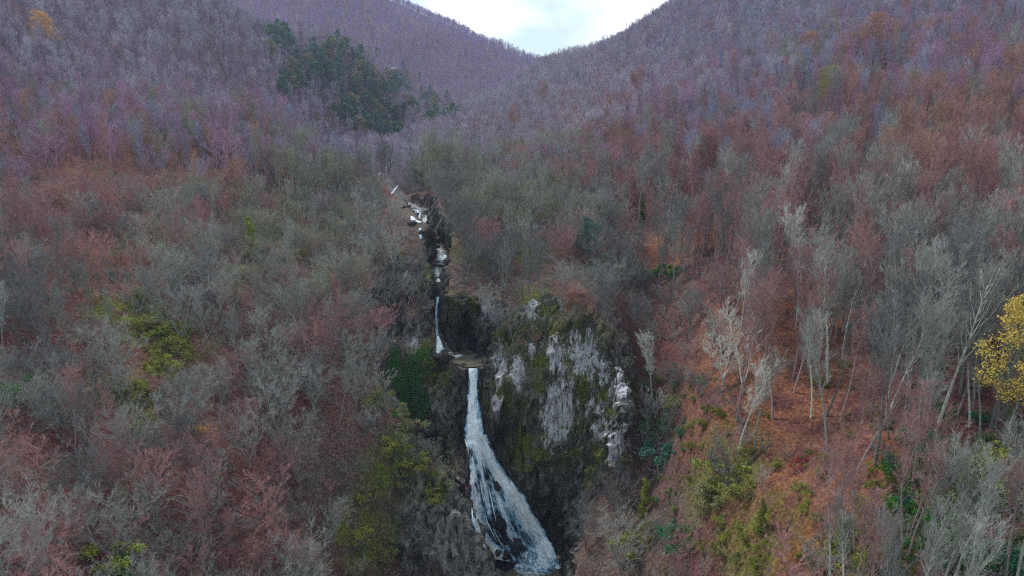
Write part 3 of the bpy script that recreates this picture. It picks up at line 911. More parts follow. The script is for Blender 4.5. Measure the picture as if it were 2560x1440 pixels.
def pick_tint(px, py, Y, r):
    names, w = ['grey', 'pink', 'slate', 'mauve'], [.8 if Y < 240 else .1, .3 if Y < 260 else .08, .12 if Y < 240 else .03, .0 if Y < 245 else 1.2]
    for zx, zy, rx, ry, nm, wt in ZONES:
        k = ((px - zx) / rx) ** 2 + ((py - zy) / ry) ** 2
        if (nm == 'mauve' and Y < 245) or (nm in ('olive', 'grey', 'slate', 'pink') and Y > 250 and 500 < px < 1450): continue
        if k < 4:
            names.append(nm)
            w.append(wt * math.exp(-k))
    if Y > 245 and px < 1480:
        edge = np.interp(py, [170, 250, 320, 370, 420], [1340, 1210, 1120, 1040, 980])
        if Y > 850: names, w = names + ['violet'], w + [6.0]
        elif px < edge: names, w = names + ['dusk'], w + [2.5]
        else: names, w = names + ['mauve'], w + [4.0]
    s = sum(w) * r
    for nm, x in zip(names, w):
        s -= x
        if s <= 0: break
    return nm
KEEP = [  # photo polygons that trees standing nearer must not hide: (x0, y0, x1, y1, depth behind which trees are free)
        (1150,915,1300,1180,116),(1165,1150,1400,1435,108),(1080,840,1215,915,126),(1080,620,1125,700,150),(1220,850,1560,1130,112),(1010,495,1085,600,186),(965,455,1010,490,215),(980,880,1160,1060,117),(1085,690,1115,850,132),(1060,1110,1235,1430,88),(335,780,450,920,100),(1985,1110,2022,1170,80),(620,575,655,640,135),(1440,580,1495,640,140),(2420,770,2560,1030,62),(985,870,1065,1050,112),(2030,205,2105,275,205),(1990,100,2055,160,240),(2130,65,2235,140,250),(600,520,670,640,125),(1430,560,1510,640,138)]
def hides(pb, pt, px, half, Y):
    for x0, y0, x1, y1, dep in KEEP:
        if Y < dep and px + half > x0 and px - half < x1 and pb > y0 and pt < y1: return True
    return False
EVP = [(830,115,55,45),(800,155,65,40),(880,185,80,55),(930,240,70,50),(960,285,55,40),(900,290,70,35),(1000,200,50,30),(1080,255,55,35),(1090,295,45,25),(740,205,35,25),(710,100,35,22),(960,325,45,18)]
def sow(y0, y1, step, uw):
    nx = int(uw * y1 / step) + 1
    ny = int((y1 - y0) / step)
    gx, gy = np.meshgrid(np.arange(-nx, nx + 1), np.arange(ny))
    x = (gx + rng.uniform(-.48, .48, gx.shape)) * step
    y = y0 + (gy + rng.uniform(0, .96, gx.shape)) * step
    m = np.abs(x / y) < uw
    return x[m], y[m]
def slope_at(x, y):
    e = .8
    return np.hypot(height(x + e, y) - height(x - e, y), height(x, y + e) - height(x, y - e)) / (2 * e)
TREES = []      # kind, variant, x, y, z, scale, rot, tint name, px, py(base), pxheight
for y0, y1, step, uw in ((39, 175, 5.0, .9), (38, 215, 3.05, 1.0), (215, 330, 4.2, 1.0), (330, 640, 4.8, .95), (640, 1350, 7.0, .9)):
    X, Y = sow(y0, y1, step, uw)
    Z = height(X, Y)
    S = slope_at(X, Y)
    dS, vS = stream_near(X, Y)
    PX, PY, DD = project(np.stack([X, Y, Z], -1))
    DN = fbm(np.stack([X, Y, 0 * X], -1) / 16.0, 3, 91)
    r = rng.random((len(X), 6))
    for k in range(len(X)):
        x, y, z, px, py = X[k], Y[k], Z[k], PX[k], PY[k]
        if y < 260 and dS[k] < vS[k, 1] + (.8 if y < 145 else .2): continue
        steep = S[k]
        right = px > 1580
        orange = right and 1720 < px < 2250 and 750 < py < 1500
        if step == 5.0 and (px < 1700 or (orange and r[k, 3] < .45) or steep > .95): continue
        if steep > 1.35 and r[k, 0] < .85: continue
        if DN[k] < .36 and y < 230 and r[k, 0] < .7: continue
        if y > 330 and r[k, 0] < .45 and any(((px - e[0]) / e[2]) ** 2 + ((py - 25 - e[1]) / e[3]) ** 2 < .9 for e in EVP): continue
        if y < 215 and not right and r[k, 2] * 7919 % 1 < .36: continue
        if orange and r[k, 0] < .42: continue
        if right and not orange and 100 < y < 260 and r[k, 1] * 7919 % 1 < .22: continue
        if y > 330: kd, sc = 'far', .68 + .38 * r[k, 1]
        elif steep > .95 and y < 170: kd, sc = ('scrub', .7 + .8 * r[k, 1]) if r[k, 2] < .75 else ('bushy', .45 + .4 * r[k, 1])
        elif px < 1150 and y < 175:
            kd = 'bushy' if r[k, 2] < .72 else 'forked' if r[k, 2] < .82 else 'tall' if r[k, 2] < .88 else 'scrub'
            sc = {'bushy': .72, 'forked': .5, 'tall': .5, 'scrub': .8}[kd] * (.75 + .55 * r[k, 1])
        elif px < 1150:
            kd = 'tall' if r[k, 2] < .45 else 'forked' if r[k, 2] < .75 else 'bushy'
            sc = {'bushy': 1.1, 'forked': .78, 'tall': .72}[kd] * (.8 + .45 * r[k, 1])
        elif not right:
            kd = 'bushy' if r[k, 2] < .6 else 'forked' if r[k, 2] < .85 else 'tall'
            sc = {'bushy': .85, 'forked': .55, 'tall': .55}[kd] * (.75 + .5 * r[k, 1])
        else:
            kd = 'tall' if r[k, 2] < .68 or y < 85 else 'forked' if r[k, 2] < .86 else 'bushy'
            sc = {'bushy': .8, 'forked': .8, 'tall': .88}[kd] * (.75 + .45 * r[k, 1])
            if y < 62: sc *= .8
        vs_ = KINDS[kd]
        vi = int(r[k, 3] * len(vs_)) % len(vs_)
        H = vs_[vi][2] * sc
        tx, ty, td = project(np.array([x, y, z + H]))
        if hides(py, ty, tx, .3 * H * F / DD[k] * .8, y): continue
        TREES.append((kd, vi, x, y, z, sc, r[k, 4] * 6.283, pick_tint(px, py, y, r[k, 5]), float(tx), float((ty + py) / 2), float(py - ty)))

def tintv(nm, k):
    c = PAL[nm]
    s = .8 + .45 * ((k * .61803) % 1)
    return (c[0] * s, c[1] * s, c[2] * s)

order = sorted(range(len(TREES)), key=lambda k: -TREES[k][10])
def shown(T): return -30 < T[8] < 2590 and -40 < T[9] < 1440 + .3 * T[10] and T[3] > 44
own = [k for k in order if TREES[k][0] != 'scrub' and shown(TREES[k])][:300]
ownset = set(own)

# -------- labels: where each tree stands among the things one can find
MARKS = [('big yellow tree', 2500, 890), ('red shrub', 2003, 1143), ('plunge pool', 1310, 1425), ("tall waterfall's foot", 1300, 1330), ('waterfall lip', 1182, 925),
         ('streaked cliff', 1430, 1000), ('dark ivy wall', 1020, 970), ('mossy thicket', 390, 830), ('upper cascade curtain', 1045, 545), ('lime ivy trunk', 637, 610),
         ('lime-leaved tree', 2065, 240), ('low yellow-green bush', 270, 1410), ('bush on orange leaves', 1800, 1180), ('mossy rock spur', 1090, 1200),
         ('bluish evergreen', 1468, 612), ('round brown pool', 1098, 655), ('ochre bush', 480, 1075), ('gully ivy trunk', 1610, 1235), ('green sapling', 2520, 1200), ('olive bush', 330, 980), ('ivy-clad tree', 1605, 540), ('gully holly', 1655, 1060)]
ORD = ['closest', 'second closest', 'third closest', 'fourth closest', 'fifth closest', 'sixth closest', 'seventh closest', 'eighth closest', 'ninth closest', 'tenth closest', 'eleventh closest', 'twelfth closest', 'thirteenth closest', 'fourteenth closest', 'fifteenth closest', 'sixteenth closest', 'seventeenth closest', 'eighteenth closest']
def sector(dx, dy):
    a = math.degrees(math.atan2(-dy, dx)) % 360
    return ['right of', 'above and right of', 'above', 'above and left of', 'left of', 'below and left of', 'below', 'below and right of'][int((a + 22.5) // 45) % 8]
WORD = dict(grey='grey', pink='pinkish', olive='olive-grey', purple='purplish', blue='bluish grey', magenta='magenta-tinged', brown='russet', pale='pale-barked', slate='dark grey', mauve='mauve', dusk='dusky', violet='violet')
SHAPE = dict(tall='slender', forked='forked', bushy='bushy many-stemmed', far='far')
def place_labels(items):
    """items: (id, px, py, description) -> labels that single each one out"""
    cells = {}
    for i, px, py, desc in items:
        m = min(MARKS, key=lambda q: math.hypot(px - q[1], py - q[2]))
        cells.setdefault((desc, m[0], sector(px - m[1], py - m[2])), []).append((math.hypot(px - m[1], py - m[2]), i))
    out = {}
    for (desc, m, s), lst in cells.items():
        lst.sort()
        for n, (_, i) in enumerate(lst):
            out[i] = f'{desc}, {ORD[min(n, len(ORD) - 1)]} {s} the {m}' if len(lst) > 1 else f'{desc} {s} the {m}'
    return out
LAB = place_labels([(k, TREES[k][8], TREES[k][9], f'{SHAPE[TREES[k][0]]} {WORD[TREES[k][7]]} bare tree') for k in own])

def plant_thing(name, kd, vi, loc, sc, rot, tints, label, cat, group=None, tilt=(0, 0)):
    tm, cm, H = KINDS[kd][vi]
    root = D.objects.new(name, None)
    root.empty_display_size = .3
    root.location = loc
    root.rotation_euler = (tilt[0], tilt[1], rot)
    root.scale = (sc, sc, sc) if np.isscalar(sc) else sc
    COL.objects.link(root)
    a = D.objects.new('trunk', tm)
    c = D.objects.new('crown', cm)
    a['tint'], c['tint'] = tuple(map(float, tints[0])), tuple(map(float, tints[1]))
    for o_ in (a, c):
        o_.parent = root
        COL.objects.link(o_)
    return tag(root, label, cat, group)
for n, k in enumerate(own):
    kd, vi, x, y, z, sc, rot, tn, px, py, hh = TREES[k]
    tv = tintv(tn, k)
    tr_ = tintv('pale' if (k % 5 == 0 and px > 1600) else tn, k + 3)
    if tn == 'pink': tr_ = tuple(.5 * a_ + .5 * b_ for a_, b_ in zip(tr_, PAL['grey']))
    plant_thing('bare_tree', kd, vi, (x, y, z), sc, rot, (tuple(1.1 * q for q in tr_), tv), LAB[k], 'tree', 'bare trees on the slopes', (random.gauss(0, .05), random.gauss(0, .05)))

# -------- every other tree and the brush: too many to count, one object each
def stuff(name, items, parts, label):
    """items: (part index, x, y, z, scale, rot, tint)"""
    src = D.collections.new(name + '_shapes')
    for k, (verts, mats, mi) in enumerate(parts):
        ob = D.objects.new('%s_shape_%02d' % (name, k), verts)
        src.objects.link(ob)
    me = D.meshes.new(name)
    P = np.array([i[1:4] for i in items], np.float32)
    me.vertices.add(len(P))
    me.vertices.foreach_set('co', P.ravel())
    ai = me.attributes.new('idx', 'INT', 'POINT')
    ai.data.foreach_set('value', np.array([i[0] for i in items], np.int32))
    attr(me, 'scl', np.array([i[4] for i in items]))
    attr(me, 'rot', np.array([(random.gauss(0, .05), random.gauss(0, .05), i[5]) for i in items]))
    attr(me, 'tint', np.array([i[6] for i in items]))
    ob = link(name, me)
    g = D.node_groups.new(name, 'GeometryNodeTree')
    g.interface.new_socket('Geometry', in_out='INPUT', socket_type='NodeSocketGeometry')
    g.interface.new_socket('Geometry', in_out='OUTPUT', socket_type='NodeSocketGeometry')
    gi, go = N(g, 'NodeGroupInput'), N(g, 'NodeGroupOutput')
    ip = N(g, 'GeometryNodeInstanceOnPoints')
    ci = N(g, 'GeometryNodeCollectionInfo')
    ci.inputs['Collection'].default_value = src
    ci.inputs['Separate Children'].default_value = True
    ci.inputs['Reset Children'].default_value = True
    def na(nm, dt):
        q = N(g, 'GeometryNodeInputNamedAttribute', data_type=dt)
        q.inputs['Name'].default_value = nm
        return q.outputs['Attribute']
    l = g.links.new
    l(gi.outputs[0], ip.inputs['Points'])
    l(ci.outputs[0], ip.inputs['Instance'])
    ip.inputs['Pick Instance'].default_value = True
    l(na('idx', 'INT'), ip.inputs['Instance Index'])
    l(na('rot', 'FLOAT_VECTOR'), ip.inputs['Rotation'])
    l(na('scl', 'FLOAT'), ip.inputs['Scale'])
    l(ip.outputs[0], go.inputs[0])
    md = ob.modifiers.new('scatter', 'NODES')
    md.node_group = g
    return tag(ob, label, None, None, 'stuff')
def joined(tm, cm, name):
    nv = len(tm.vertices)
    v = np.empty((nv + len(cm.vertices), 3), np.float32)
    tm.vertices.foreach_get('co', v[:nv].ravel()) if False else None
    a = np.empty(nv * 3, np.float32); tm.vertices.foreach_get('co', a)
    b_ = np.empty(len(cm.vertices) * 3, np.float32); cm.vertices.foreach_get('co', b_)
    f = [tuple(p.vertices) for p in tm.polygons] + [tuple(i + nv for i in p.vertices) for p in cm.polygons]
    me = mesh_from(name, np.r_[a, b_].reshape(-1, 3), f, tm.materials[0])
    me.materials.append(cm.materials[0])
    mi = np.zeros(len(f), np.int32); mi[len(tm.polygons):] = 1
    me.polygons.foreach_set('material_index', mi)
    return me
SHAPES, SIDX = [], {}
for kd in ('tall', 'forked', 'bushy', 'scrub', 'far'):
    for vi, (tm, cm, H) in enumerate(KINDS[kd]):
        SIDX[kd, vi] = len(SHAPES)
        SHAPES.append((joined(tm, cm, kd), None, None))
rest = [k for k in range(len(TREES)) if k not in ownset]
stuff('forest', [(SIDX[TREES[k][0], TREES[k][1]], *TREES[k][2:5], TREES[k][5], TREES[k][6], tintv(TREES[k][7], k)) for k in rest], SHAPES,
      'bare winter forest covering the upper slopes and hills')

# brush between the trees
br = []
for y0, y1, step in ((38, 150, 2.1), (150, 240, 3.2)):
    X, Y = sow(y0, y1, step, .95)
    Z = height(X, Y)
    S = slope_at(X, Y)
    dS, vS = stream_near(X, Y)
    PX, PY, DD = project(np.stack([X, Y, Z], -1))
    DN = fbm(np.stack([X, Y, 0 * X], -1) / 9.0, 3, 131)
    r = rng.random((len(X), 5))
    for k in range(len(X)):
        if dS[k] < vS[k, 1] + .3: continue
        if DN[k] < .46 and r[k, 0] < .8: continue
        px, py = PX[k], PY[k]
        if 1700 < px < 2260 and 720 < py < 1500 and r[k, 0] < .35: continue
        if S[k] > 1.2 and r[k, 0] < .6: continue
        sc = .35 + .6 * r[k, 1]
        H = 3.6 * sc
        if hides(py, py - H * F / DD[k], px, H * .3 * F / DD[k], Y[k]) and (r[k, 2] < .7 or S[k] < .9): continue
        br.append((int(r[k, 3] * 3) % 3, X[k], Y[k], Z[k], sc, r[k, 4] * 6.28, tintv(random.choice(['grey', 'grey', 'slate', 'pink', 'olive']) if px < 1600 else random.choice(['pink', 'slate', 'grey']), k)))
stuff('undergrowth', br, [SHAPES[SIDX['scrub', v]] for v in range(3)], 'leafless twiggy brush growing between the trees')
print('TREES', len(TREES), 'own', len(own), 'rest', len(rest), 'brush', len(br), 'faces', [len(s[0].polygons) for s in SHAPES], 'smallest own px', TREES[own[-1]][10])
# ------------------------------------------------------------------ leafy trees, shrubs, ivy (each one its own thing)
GREEN = dict(lime=(.3,.32,.055), yellow=(.6,.44,.09), ochre=(.6,.35,.09), russet=(.42,.23,.13), moss=(.24,.25,.05), green=(.05,.19,.025), deep=(.045,.18,.08), teal=(.075,.2,.14), olive=(.25,.25,.1), ivy=(.035,.15,.03), red=(.5,.06,.07))
def green_thing(px, py, kd, h, col, name, label, cat, group=None, width=1.0, foot=True):
    g = ground_at([px], [py])[0]
    vi = random.randrange(len(KINDS[kd]))
    s = h / KINDS[kd][vi][2]
    c = GREEN[col]
    return plant_thing(name, kd, vi, g, (s * width, s * width, s), R01() * 6.28, (PAL['slate'], c), label, cat, group)
G = green_thing
# px, py of the foot
yx, yy = 45.3, 58.0
plant_thing('yellow_tree', 'yellow', 0, (yx, yy, float(height(yx, yy)) - 1.9), .94, 1.0, (PAL['slate'], GREEN['yellow']), 'big tree still in yellow leaf standing at the edge of the right slope', 'tree')
print('YELLOW', project(np.array([yx, yy, height(yx, yy)])), project(np.array([yx, yy, height(yx, yy) + 20])))
G(118, 140, 'autumn', 19, 'ochre', 'autumn_tree', 'orange-leaved tree glowing alone on the far upper left slope', 'tree', None, 1.1)
G(2065, 290, 'autumn', 15, 'lime', 'autumn_tree', 'lime-leaved tree among bare trunks high on the right slope', 'tree', None, 1.1)
G(2020, 185, 'autumn', 17, 'russet', 'autumn_tree', 'russet-crowned tree above the lime-leaved tree', 'tree', None, 1.0)
G(2180, 170, 'autumn', 19, 'russet', 'autumn_tree', 'wide russet crown upslope and right of the lime-leaved tree', 'tree', None, 1.2)
G(2005, 230, 'autumn', 13, 'olive', 'autumn_tree', 'olive-green tree just left of the lime-leaved tree', 'tree', None, 1.1)
G(2003, 1165, 'shrub', 1.15, 'red', 'red_shrub', 'small bright red shrub on the orange leaf carpet', 'shrub')
for a in [(400,850,2.7,'lime','bright lime-green bush in the middle of the mossy thicket'),(350,820,2.3,'lime','lime bush at the upper side of the mossy thicket'),(420,890,2.4,'moss','moss-green bush at the foot of the mossy thicket'),(330,760,2.6,'moss','dark moss-green bush above the mossy thicket'),(385,790,2.4,'olive','olive bush topping the mossy thicket'),(445,850,2.4,'moss','moss-green bush on the right side of the mossy thicket'),(405,925,2.2,'lime','low lime bush trailing below the mossy thicket'),
          (330,1000,2.6,'moss','olive moss-covered bush down the slope below the mossy thicket'),(375,990,2.2,'olive','grey-olive bush beside the moss-covered bush on the left slope'),(360,1065,2.0,'moss','dark green bush between bare trees on the lower left slope'),(270,1425,2.4,'lime','yellow-green bush at the bottom of the left slope'),(300,1440,2.0,'green','dark green bush beside the yellow-green one at the bottom left'),(480,1090,1.8,'ochre','ochre bush with withered leaves on the lower left slope'),(15,1010,2.6,'green','bright green bush at the left border of the picture'),(445,665,2.4,'teal','bluish green bush on the left slope under bare crowns'),(550,640,2.2,'olive','olive bush left of the lime ivy-clad trunk'),(590,690,2.2,'moss','moss-green bush below the lime ivy-clad trunk'),(700,590,2.0,'olive','olive bush right of the lime ivy-clad trunk'),(740,650,2.2,'moss','mossy bush halfway between the lime ivy-clad trunk and the gorge'),(865,570,2.0,'lime','lime bush near the rim left of the upper stream'),
          (1800,1200,3.0,'lime','yellow-green bush on the orange leaves right of the gully'),(1840,1230,2.2,'moss','moss-green bush beside the yellow-green bush on the orange leaves'),(1780,1240,2.0,'olive','olive bush below the yellow-green bush on the orange leaves'),(2005,1240,1.4,'lime','small lime plant straight below the red shrub'),(2170,1420,2.4,'moss','moss-green bush at the bottom edge under pale trunks'),(2150,1350,1.8,'olive','olive bush above the moss-green bush at the bottom edge'),
          (2520,1230,3.6,'lime','fresh green sapling low on the far right slope'),(2490,1290,2.6,'green','dark leafy bush left of and below the fresh green sapling'),(2300,1200,2.6,'green','dark green holly bush between the fork of pale trunks on the lower right'),(2340,1150,2.6,'deep','deep green bush on the right slope upslope of the holly'),(2420,1400,3.0,'green','leafy green bush near the bottom right corner'),(2480,1420,2.6,'deep','deep green bush in the bottom right corner'),(2310,1040,2.4,'green','bright green bush under grey trunks on the right slope'),(2200,830,2.8,'teal','bluish green bush in the middle of the right slope'),(2215,780,2.6,'deep','deep green bush over the bluish one on the right slope'),(2290,730,2.2,'green','green bush among grey trunks higher on the right slope'),(2350,1270,2.2,'olive','olive bush with pale leaf specks on the lower right'),(2260,1280,2.0,'green','low green bush under the pale forked tree'),
          (1655,1090,3.4,'green','green holly in the gully right of the streaked cliff'),(1668,1150,2.8,'teal','bluish holly lower in the gully beside the streaked cliff'),(1690,1020,2.0,'olive','olive bush at the edge of the gully'),(1600,1390,2.8,'moss','dark moss-green bush at the bottom of the gully'),(1700,1370,2.4,'deep','deep green bush low between the gully and the orange leaves'),(1640,1330,1.8,'olive','olive bush near the bright green ivy trunk'),
          (1520,660,3.0,'olive','olive bush on the knoll beside the big bluish evergreen'),(1560,690,2.6,'moss','moss-green bush on the knoll to the lower right of the bluish evergreen'),(1500,700,2.6,'teal','bluish bush just under the big bluish evergreen'),(1610,700,2.6,'teal','bluish green bush on the right flank of the knoll'),(1675,690,3.0,'green','bright green bush on the gully side of the knoll'),(1360,555,2.6,'moss','moss-green bush in the red leaves on top of the knoll'),(1380,520,2.4,'olive','olive bush above the moss-green one on top of the knoll'),(1240,540,2.0,'moss','small moss bush on the knoll near the upper stream'),
          (1025,1075,2.4,'olive','olive bush at the top of the mossy rock spur'),(950,1010,2.6,'olive','grey-green bush capping the rock by the ivy wall'),(985,1130,2.2,'moss','moss-green bush on the crest of the mossy rock spur'),(1040,1170,1.8,'moss','moss-green cushion bush over the edge of the rock spur'),(890,1360,2.0,'moss','dark moss-green bush low on the near spur'),(920,1250,1.8,'moss','mossy bush halfway down the near spur'),(960,1400,1.8,'olive','olive bush near the bottom of the rock spur'),(1090,1250,1.6,'moss','small mossy bush beside the bare rock of the spur')]:
    G(a[0], a[1], 'shrub', a[2], a[3], 'leafy_shrub', a[4], 'shrub', 'green shrubs between the bare trees', random.uniform(1.0, 1.5))
G(637, 645, 'ivy', 11, 'lime', 'ivy_clad_tree', 'lime ivy-clad trunk standing up from the left slope', 'tree')
G(1610, 1290, 'ivy', 8, 'lime', 'ivy_clad_tree', 'bright green ivy trunk low in the gully', 'tree')
G(1605, 560, 'ivy', 8, 'green', 'ivy_clad_tree', 'green ivy-clad tree at the back of the knoll', 'tree')
G(1900, 1330, 'ivy', 5, 'moss', 'ivy_clad_tree', 'slim mossy trunk below the red shrub', 'tree')
G(1468, 645, 'evergreen', 8.5, 'teal', 'evergreen_tree', 'big bluish evergreen on top of the knoll', 'tree', None, 1.2)
G(1010, 1060, 'evergreen', 3.5, 'olive', 'evergreen_tree', 'small grey-green juniper between the ivy wall and the rock spur', 'tree')
# the dark evergreens of the middle hill
ev = []
while len(ev) < 210:
    c = random.choice(EVP)
    p = (c[0] + random.gauss(0, .55) * c[2], c[1] + random.gauss(0, .55) * c[3] + 26)
    if all(math.hypot(p[0] - e[0], (p[1] - e[1]) * 1.5) > 9 for e in ev): ev.append(p)
MARKS_EV = [('pale rock outcrop', 990, 165), ('hollow of the stream', 960, 430), ('crest of the middle hill', 800, 60), ('small pale rock', 1205, 245), ('orange-leaved tree', 118, 90)]
_m = MARKS; MARKS = MARKS_EV
ecol = [random.choice(['deep', 'teal', 'teal', 'deep', 'olive']) for _ in ev]
esz = [random.uniform(11, 18) for _ in ev]
ELAB = place_labels([(k, e[0], e[1] - 20, {'deep': 'deep green', 'teal': 'bluish', 'olive': 'olive-green'}[ecol[k]] + (' tall' if esz[k] > 15.5 else ' short' if esz[k] < 12.5 else '') + ' evergreen,') for k, e in enumerate(ev)])
MARKS = _m
for k, e in enumerate(ev):
    lab = ELAB[k].replace(',,', ',')
    G(e[0], e[1], 'evergreen', esz[k], ecol[k], 'evergreen_tree', lab, 'tree', 'dark evergreens on the middle hill', random.uniform(.9, 1.2))
# ivy hanging over the rock wall left of the fall
def ivy_wall(name, x0, y0, x1, y1, n, size, col, label, cat, thr=.35, seed=0, lift=.35):
    g = Geo()
    px, py = rng.uniform(x0, x1, n), rng.uniform(y0, y1, n)
    fx, fy = (px - x0) / (x1 - x0), (py - y0) / (y1 - y0)
    ed = fbm(np.stack([px / 16, py / 30, 0 * px + seed], -1), 3, seed + 5)
    e = np.minimum.reduce([fx, 1 - fx, fy * 1.5, (1 - fy) * 1.5])
    keep = ed * 1.9 + np.clip(e * 2.0, 0, .42) > thr + .95
    P = ground_at(px[keep], py[keep])
    lump = fbm(np.stack([px[keep] / 14, py[keep] / 22, 0 * px[keep] + seed], -1), 3, seed + 11)
    for p, lu in zip(P, lump):
        d = Vector((-p[0], -p[1], -p[2])).normalized()
        c = Vector(p) + d * (lift * random.uniform(.3, 2.0) + (lift * 6 * max(lu - .35, 0)))
        g.leaf(c, size * random.uniform(.6, 1.4), (d + RV() * .7).normalized())
    me = g.mesh(name, ML)
    ob = link(name, me)
    ob['tint'] = GREEN[col]
    return tag(ob, label, cat, None, 'stuff' if cat == 'moss' else None)
ivy_wall('ivy', 962, 872, 1076, 1064, 8500, .14, 'ivy', 'dark green ivy curtain covering the rock wall left of the fall', 'ivy', .2, 3)
ivy_wall('ivy', 1648, 1010, 1690, 1110, 900, .13, 'green', 'green ivy on the steep bank right of the streaked cliff', 'ivy', .4, 4)
for a in [(1230,830,1340,905,1500,'moss','moss draped over the left shoulder of the streaked cliff'),(1400,850,1480,900,900,'moss','moss capping the crest of the streaked cliff'),(1330,860,1385,960,900,'lime','lime moss strip down the streaked cliff'),(1420,930,1500,1010,1000,'moss','moss hanging between the pale streaks of the cliff'),(1270,1050,1310,1130,500,'moss','moss tongue beside the tall waterfall'),(1470,1020,1545,1075,700,'moss','moss shelf low on the right of the streaked cliff'),(1080,930,1130,980,500,'moss','moss patch on the rock left of the waterfall lip'),
          (1125,735,1190,830,800,'moss','moss on the block right of the dark slot'),(1030,690,1080,790,700,'moss','moss down the pillar left of the dark slot'),(1130,600,1210,660,900,'moss','moss on the rim right of the round pool'),(985,625,1060,680,700,'moss','moss on the rim left of the round pool'),(1320,720,1400,790,900,'moss','moss around the pale rock above the streaked cliff'),(1210,1360,1240,1440,500,'lime','lime moss edging the rock spur by the plunge pool'),(960,1120,1080,1200,1200,'moss','moss over the crest of the rock spur'),(1050,1200,1140,1270,900,'moss','moss below the rim of the rock spur'),(860,1300,960,1400,900,'moss','moss at the lower left foot of the rock spur')]:
    ivy_wall('moss', a[0], a[1], a[2], a[3], a[4], .11, a[5], a[6], 'moss', .45, a[0] % 17, .12)

# low evergreen plants under the trees of the right slope
LS = [(joined(*KINDS['shrub'][v][:2], 'low_plant'), None, None) for v in range(4)]
lp_ = []
while len(lp_) < 420:
    px, py = random.uniform(1560, 2560), random.uniform(900, 1440)
    dens = max(math.exp(-((px - 2400) / 190) ** 2 - ((py - 1280) / 220) ** 2), .8 * math.exp(-((px - 1680) / 90) ** 2 - ((py - 1150) / 260) ** 2), .8 * math.exp(-((px - 2150) / 120) ** 2 - ((py - 1400) / 110) ** 2), .7 * math.exp(-((px - 1820) / 80) ** 2 - ((py - 1250) / 160) ** 2), .12)
    if R01() > dens: continue
    g = ground_at([px], [py])[0]
    c = GREEN[random.choice(['green', 'deep', 'moss', 'olive', 'teal'] if px > 2230 or px < 1720 else ['moss', 'olive', 'lime', 'moss'])]
    lp_.append((random.randrange(4), g[0], g[1], g[2], random.uniform(.18, .6), R01() * 6.28, c))
stuff('low_plants', lp_, LS, 'low evergreen plants and ferns under the trees of the right slope')

# ------------------------------------------------------------------ fallen logs on the leaf carpet
for px, py, ln, az, r_, lb in [(1905,1130,5,.4,.12,'grey fallen log upslope and left of the red shrub'),(1960,1330,4,.9,.1,'short fallen log below the red shrub'),(1850,960,5,-.2,.12,'fallen log high on the orange leaves among pale trunks'),
        (620,1270,5,.7,.13,'fallen log on the dark red leaves of the lower left slope'),(300,700,6,-.3,.13,'fallen log beside dark trunks on the left slope'),(1240,880,5,1.1,.09,'dead trunk leaning by the upper pool')]:
    g = ground_at([px], [py])[0]
    d = Vector((math.cos(az), math.sin(az), 0))
    e0, e1 = Vector(g) - d * ln / 2, Vector(g) + d * ln / 2
    e0.z, e1.z = float(height(e0.x, e0.y)) + .15, float(height(e1.x, e1.y)) + .15
    lg = Geo()
    pts, rad = limb(lg, Vector((0, 0, 0)), (e1 - e0).normalized(), (e1 - e0).length, r_, 7, 0, .05)
    lg.tube(pts, rad, 7)
    for q in range(5):
        lp, lr = limb(lg, pts[2 + q], (RV() + Vector((0, 0, .5))).normalized(), ln * .18, r_ * .3, 3, .1, .2)
        lg.tube(lp, lr, 4)
    ob = link('fallen_log', lg.mesh('fallen_log', MB))
    ob.location = e0
    ob['tint'] = tuple(.6 * q for q in PAL['slate'])
    tag(ob, lb, 'log', 'fallen logs')

# ------------------------------------------------------------------ boulders
MR, t, b = new_mat('boulder_rock')
p = N(t, 'ShaderNodeNewGeometry').outputs['Position']
rk_ = ramp(t, noise(t, p, 1.6, 6, .7), [(.3, (.015,.014,.014)), (.55, (.06,.055,.05)), (.75, (.2,.19,.18))])
rk_ = mixc(t, 1.0, rk_, attrn(t, 'tint', 'INSTANCER', 'Vector'), 'MULTIPLY')
t.links.new(rk_, b.inputs['Base Color'])
b.inputs['Roughness'].default_value = .6
bump(t, b, noise(t, p, 3, 5, .7), .7, .3)
def boulder(px, py, size, label, tint=(1, 1, 1), sq=(1, 1, .7), seed=0, name='boulder', up=0.0):
    import bmesh
    bm = bmesh.new()
    bmesh.ops.create_icosphere(bm, subdivisions=4, radius=1)
    V = np.array([v.co[:] for v in bm.verts])
    n_ = fbm(V * 1.3 + seed * 9.1, 3, 200 + seed)
    q = np.round((V + (n_[:, None] - .5)) * 1.6) / 1.6
    V2 = V * (.75 + .6 * (n_[:, None] - .4)) * .7 + q * .3
    for v, c in zip(bm.verts, V2): v.co = c
    me = D.meshes.new(name)
    bm.to_mesh(me)
    bm.free()
    me.materials.append(MR)
    g = ground_at([px], [py])[0]
    ob = link(name, me)
    ob.location = (g[0], g[1] - size * .3, g[2] + size * .2 + up)
    ob.scale = (size * sq[0], size * sq[1], size * sq[2])
    ob.rotation_euler = (0, 0, seed * 1.3)
    ob['tint'] = tint
    return tag(ob, label, 'boulder', 'boulders along the stream')
boulder(1110, 898, 1.3, 'dark rounded boulder parting the chute at the upper pool', (.8,.75,.7), (1.2,1,.9), 1)
boulder(1165, 884, 1.1, 'low brown boulder at the back of the upper pool', (.9,.8,.7), (1.6,1,.6), 2)
boulder(1095, 896, .9, 'dark boulder against the wall left of the chute', (.7,.7,.7), (1,1,.8), 3)
boulder(1262, 1395, 1.0, 'wet reddish black boulder in the foam of the plunge pool', (.7,.6,.62), (1,1,1), 4, up=.5)
boulder(1240, 1388, .9, 'grey wet boulder left of the reddish one in the plunge pool', (1,1,1.05), (1.1,1,.7), 5, up=.3)
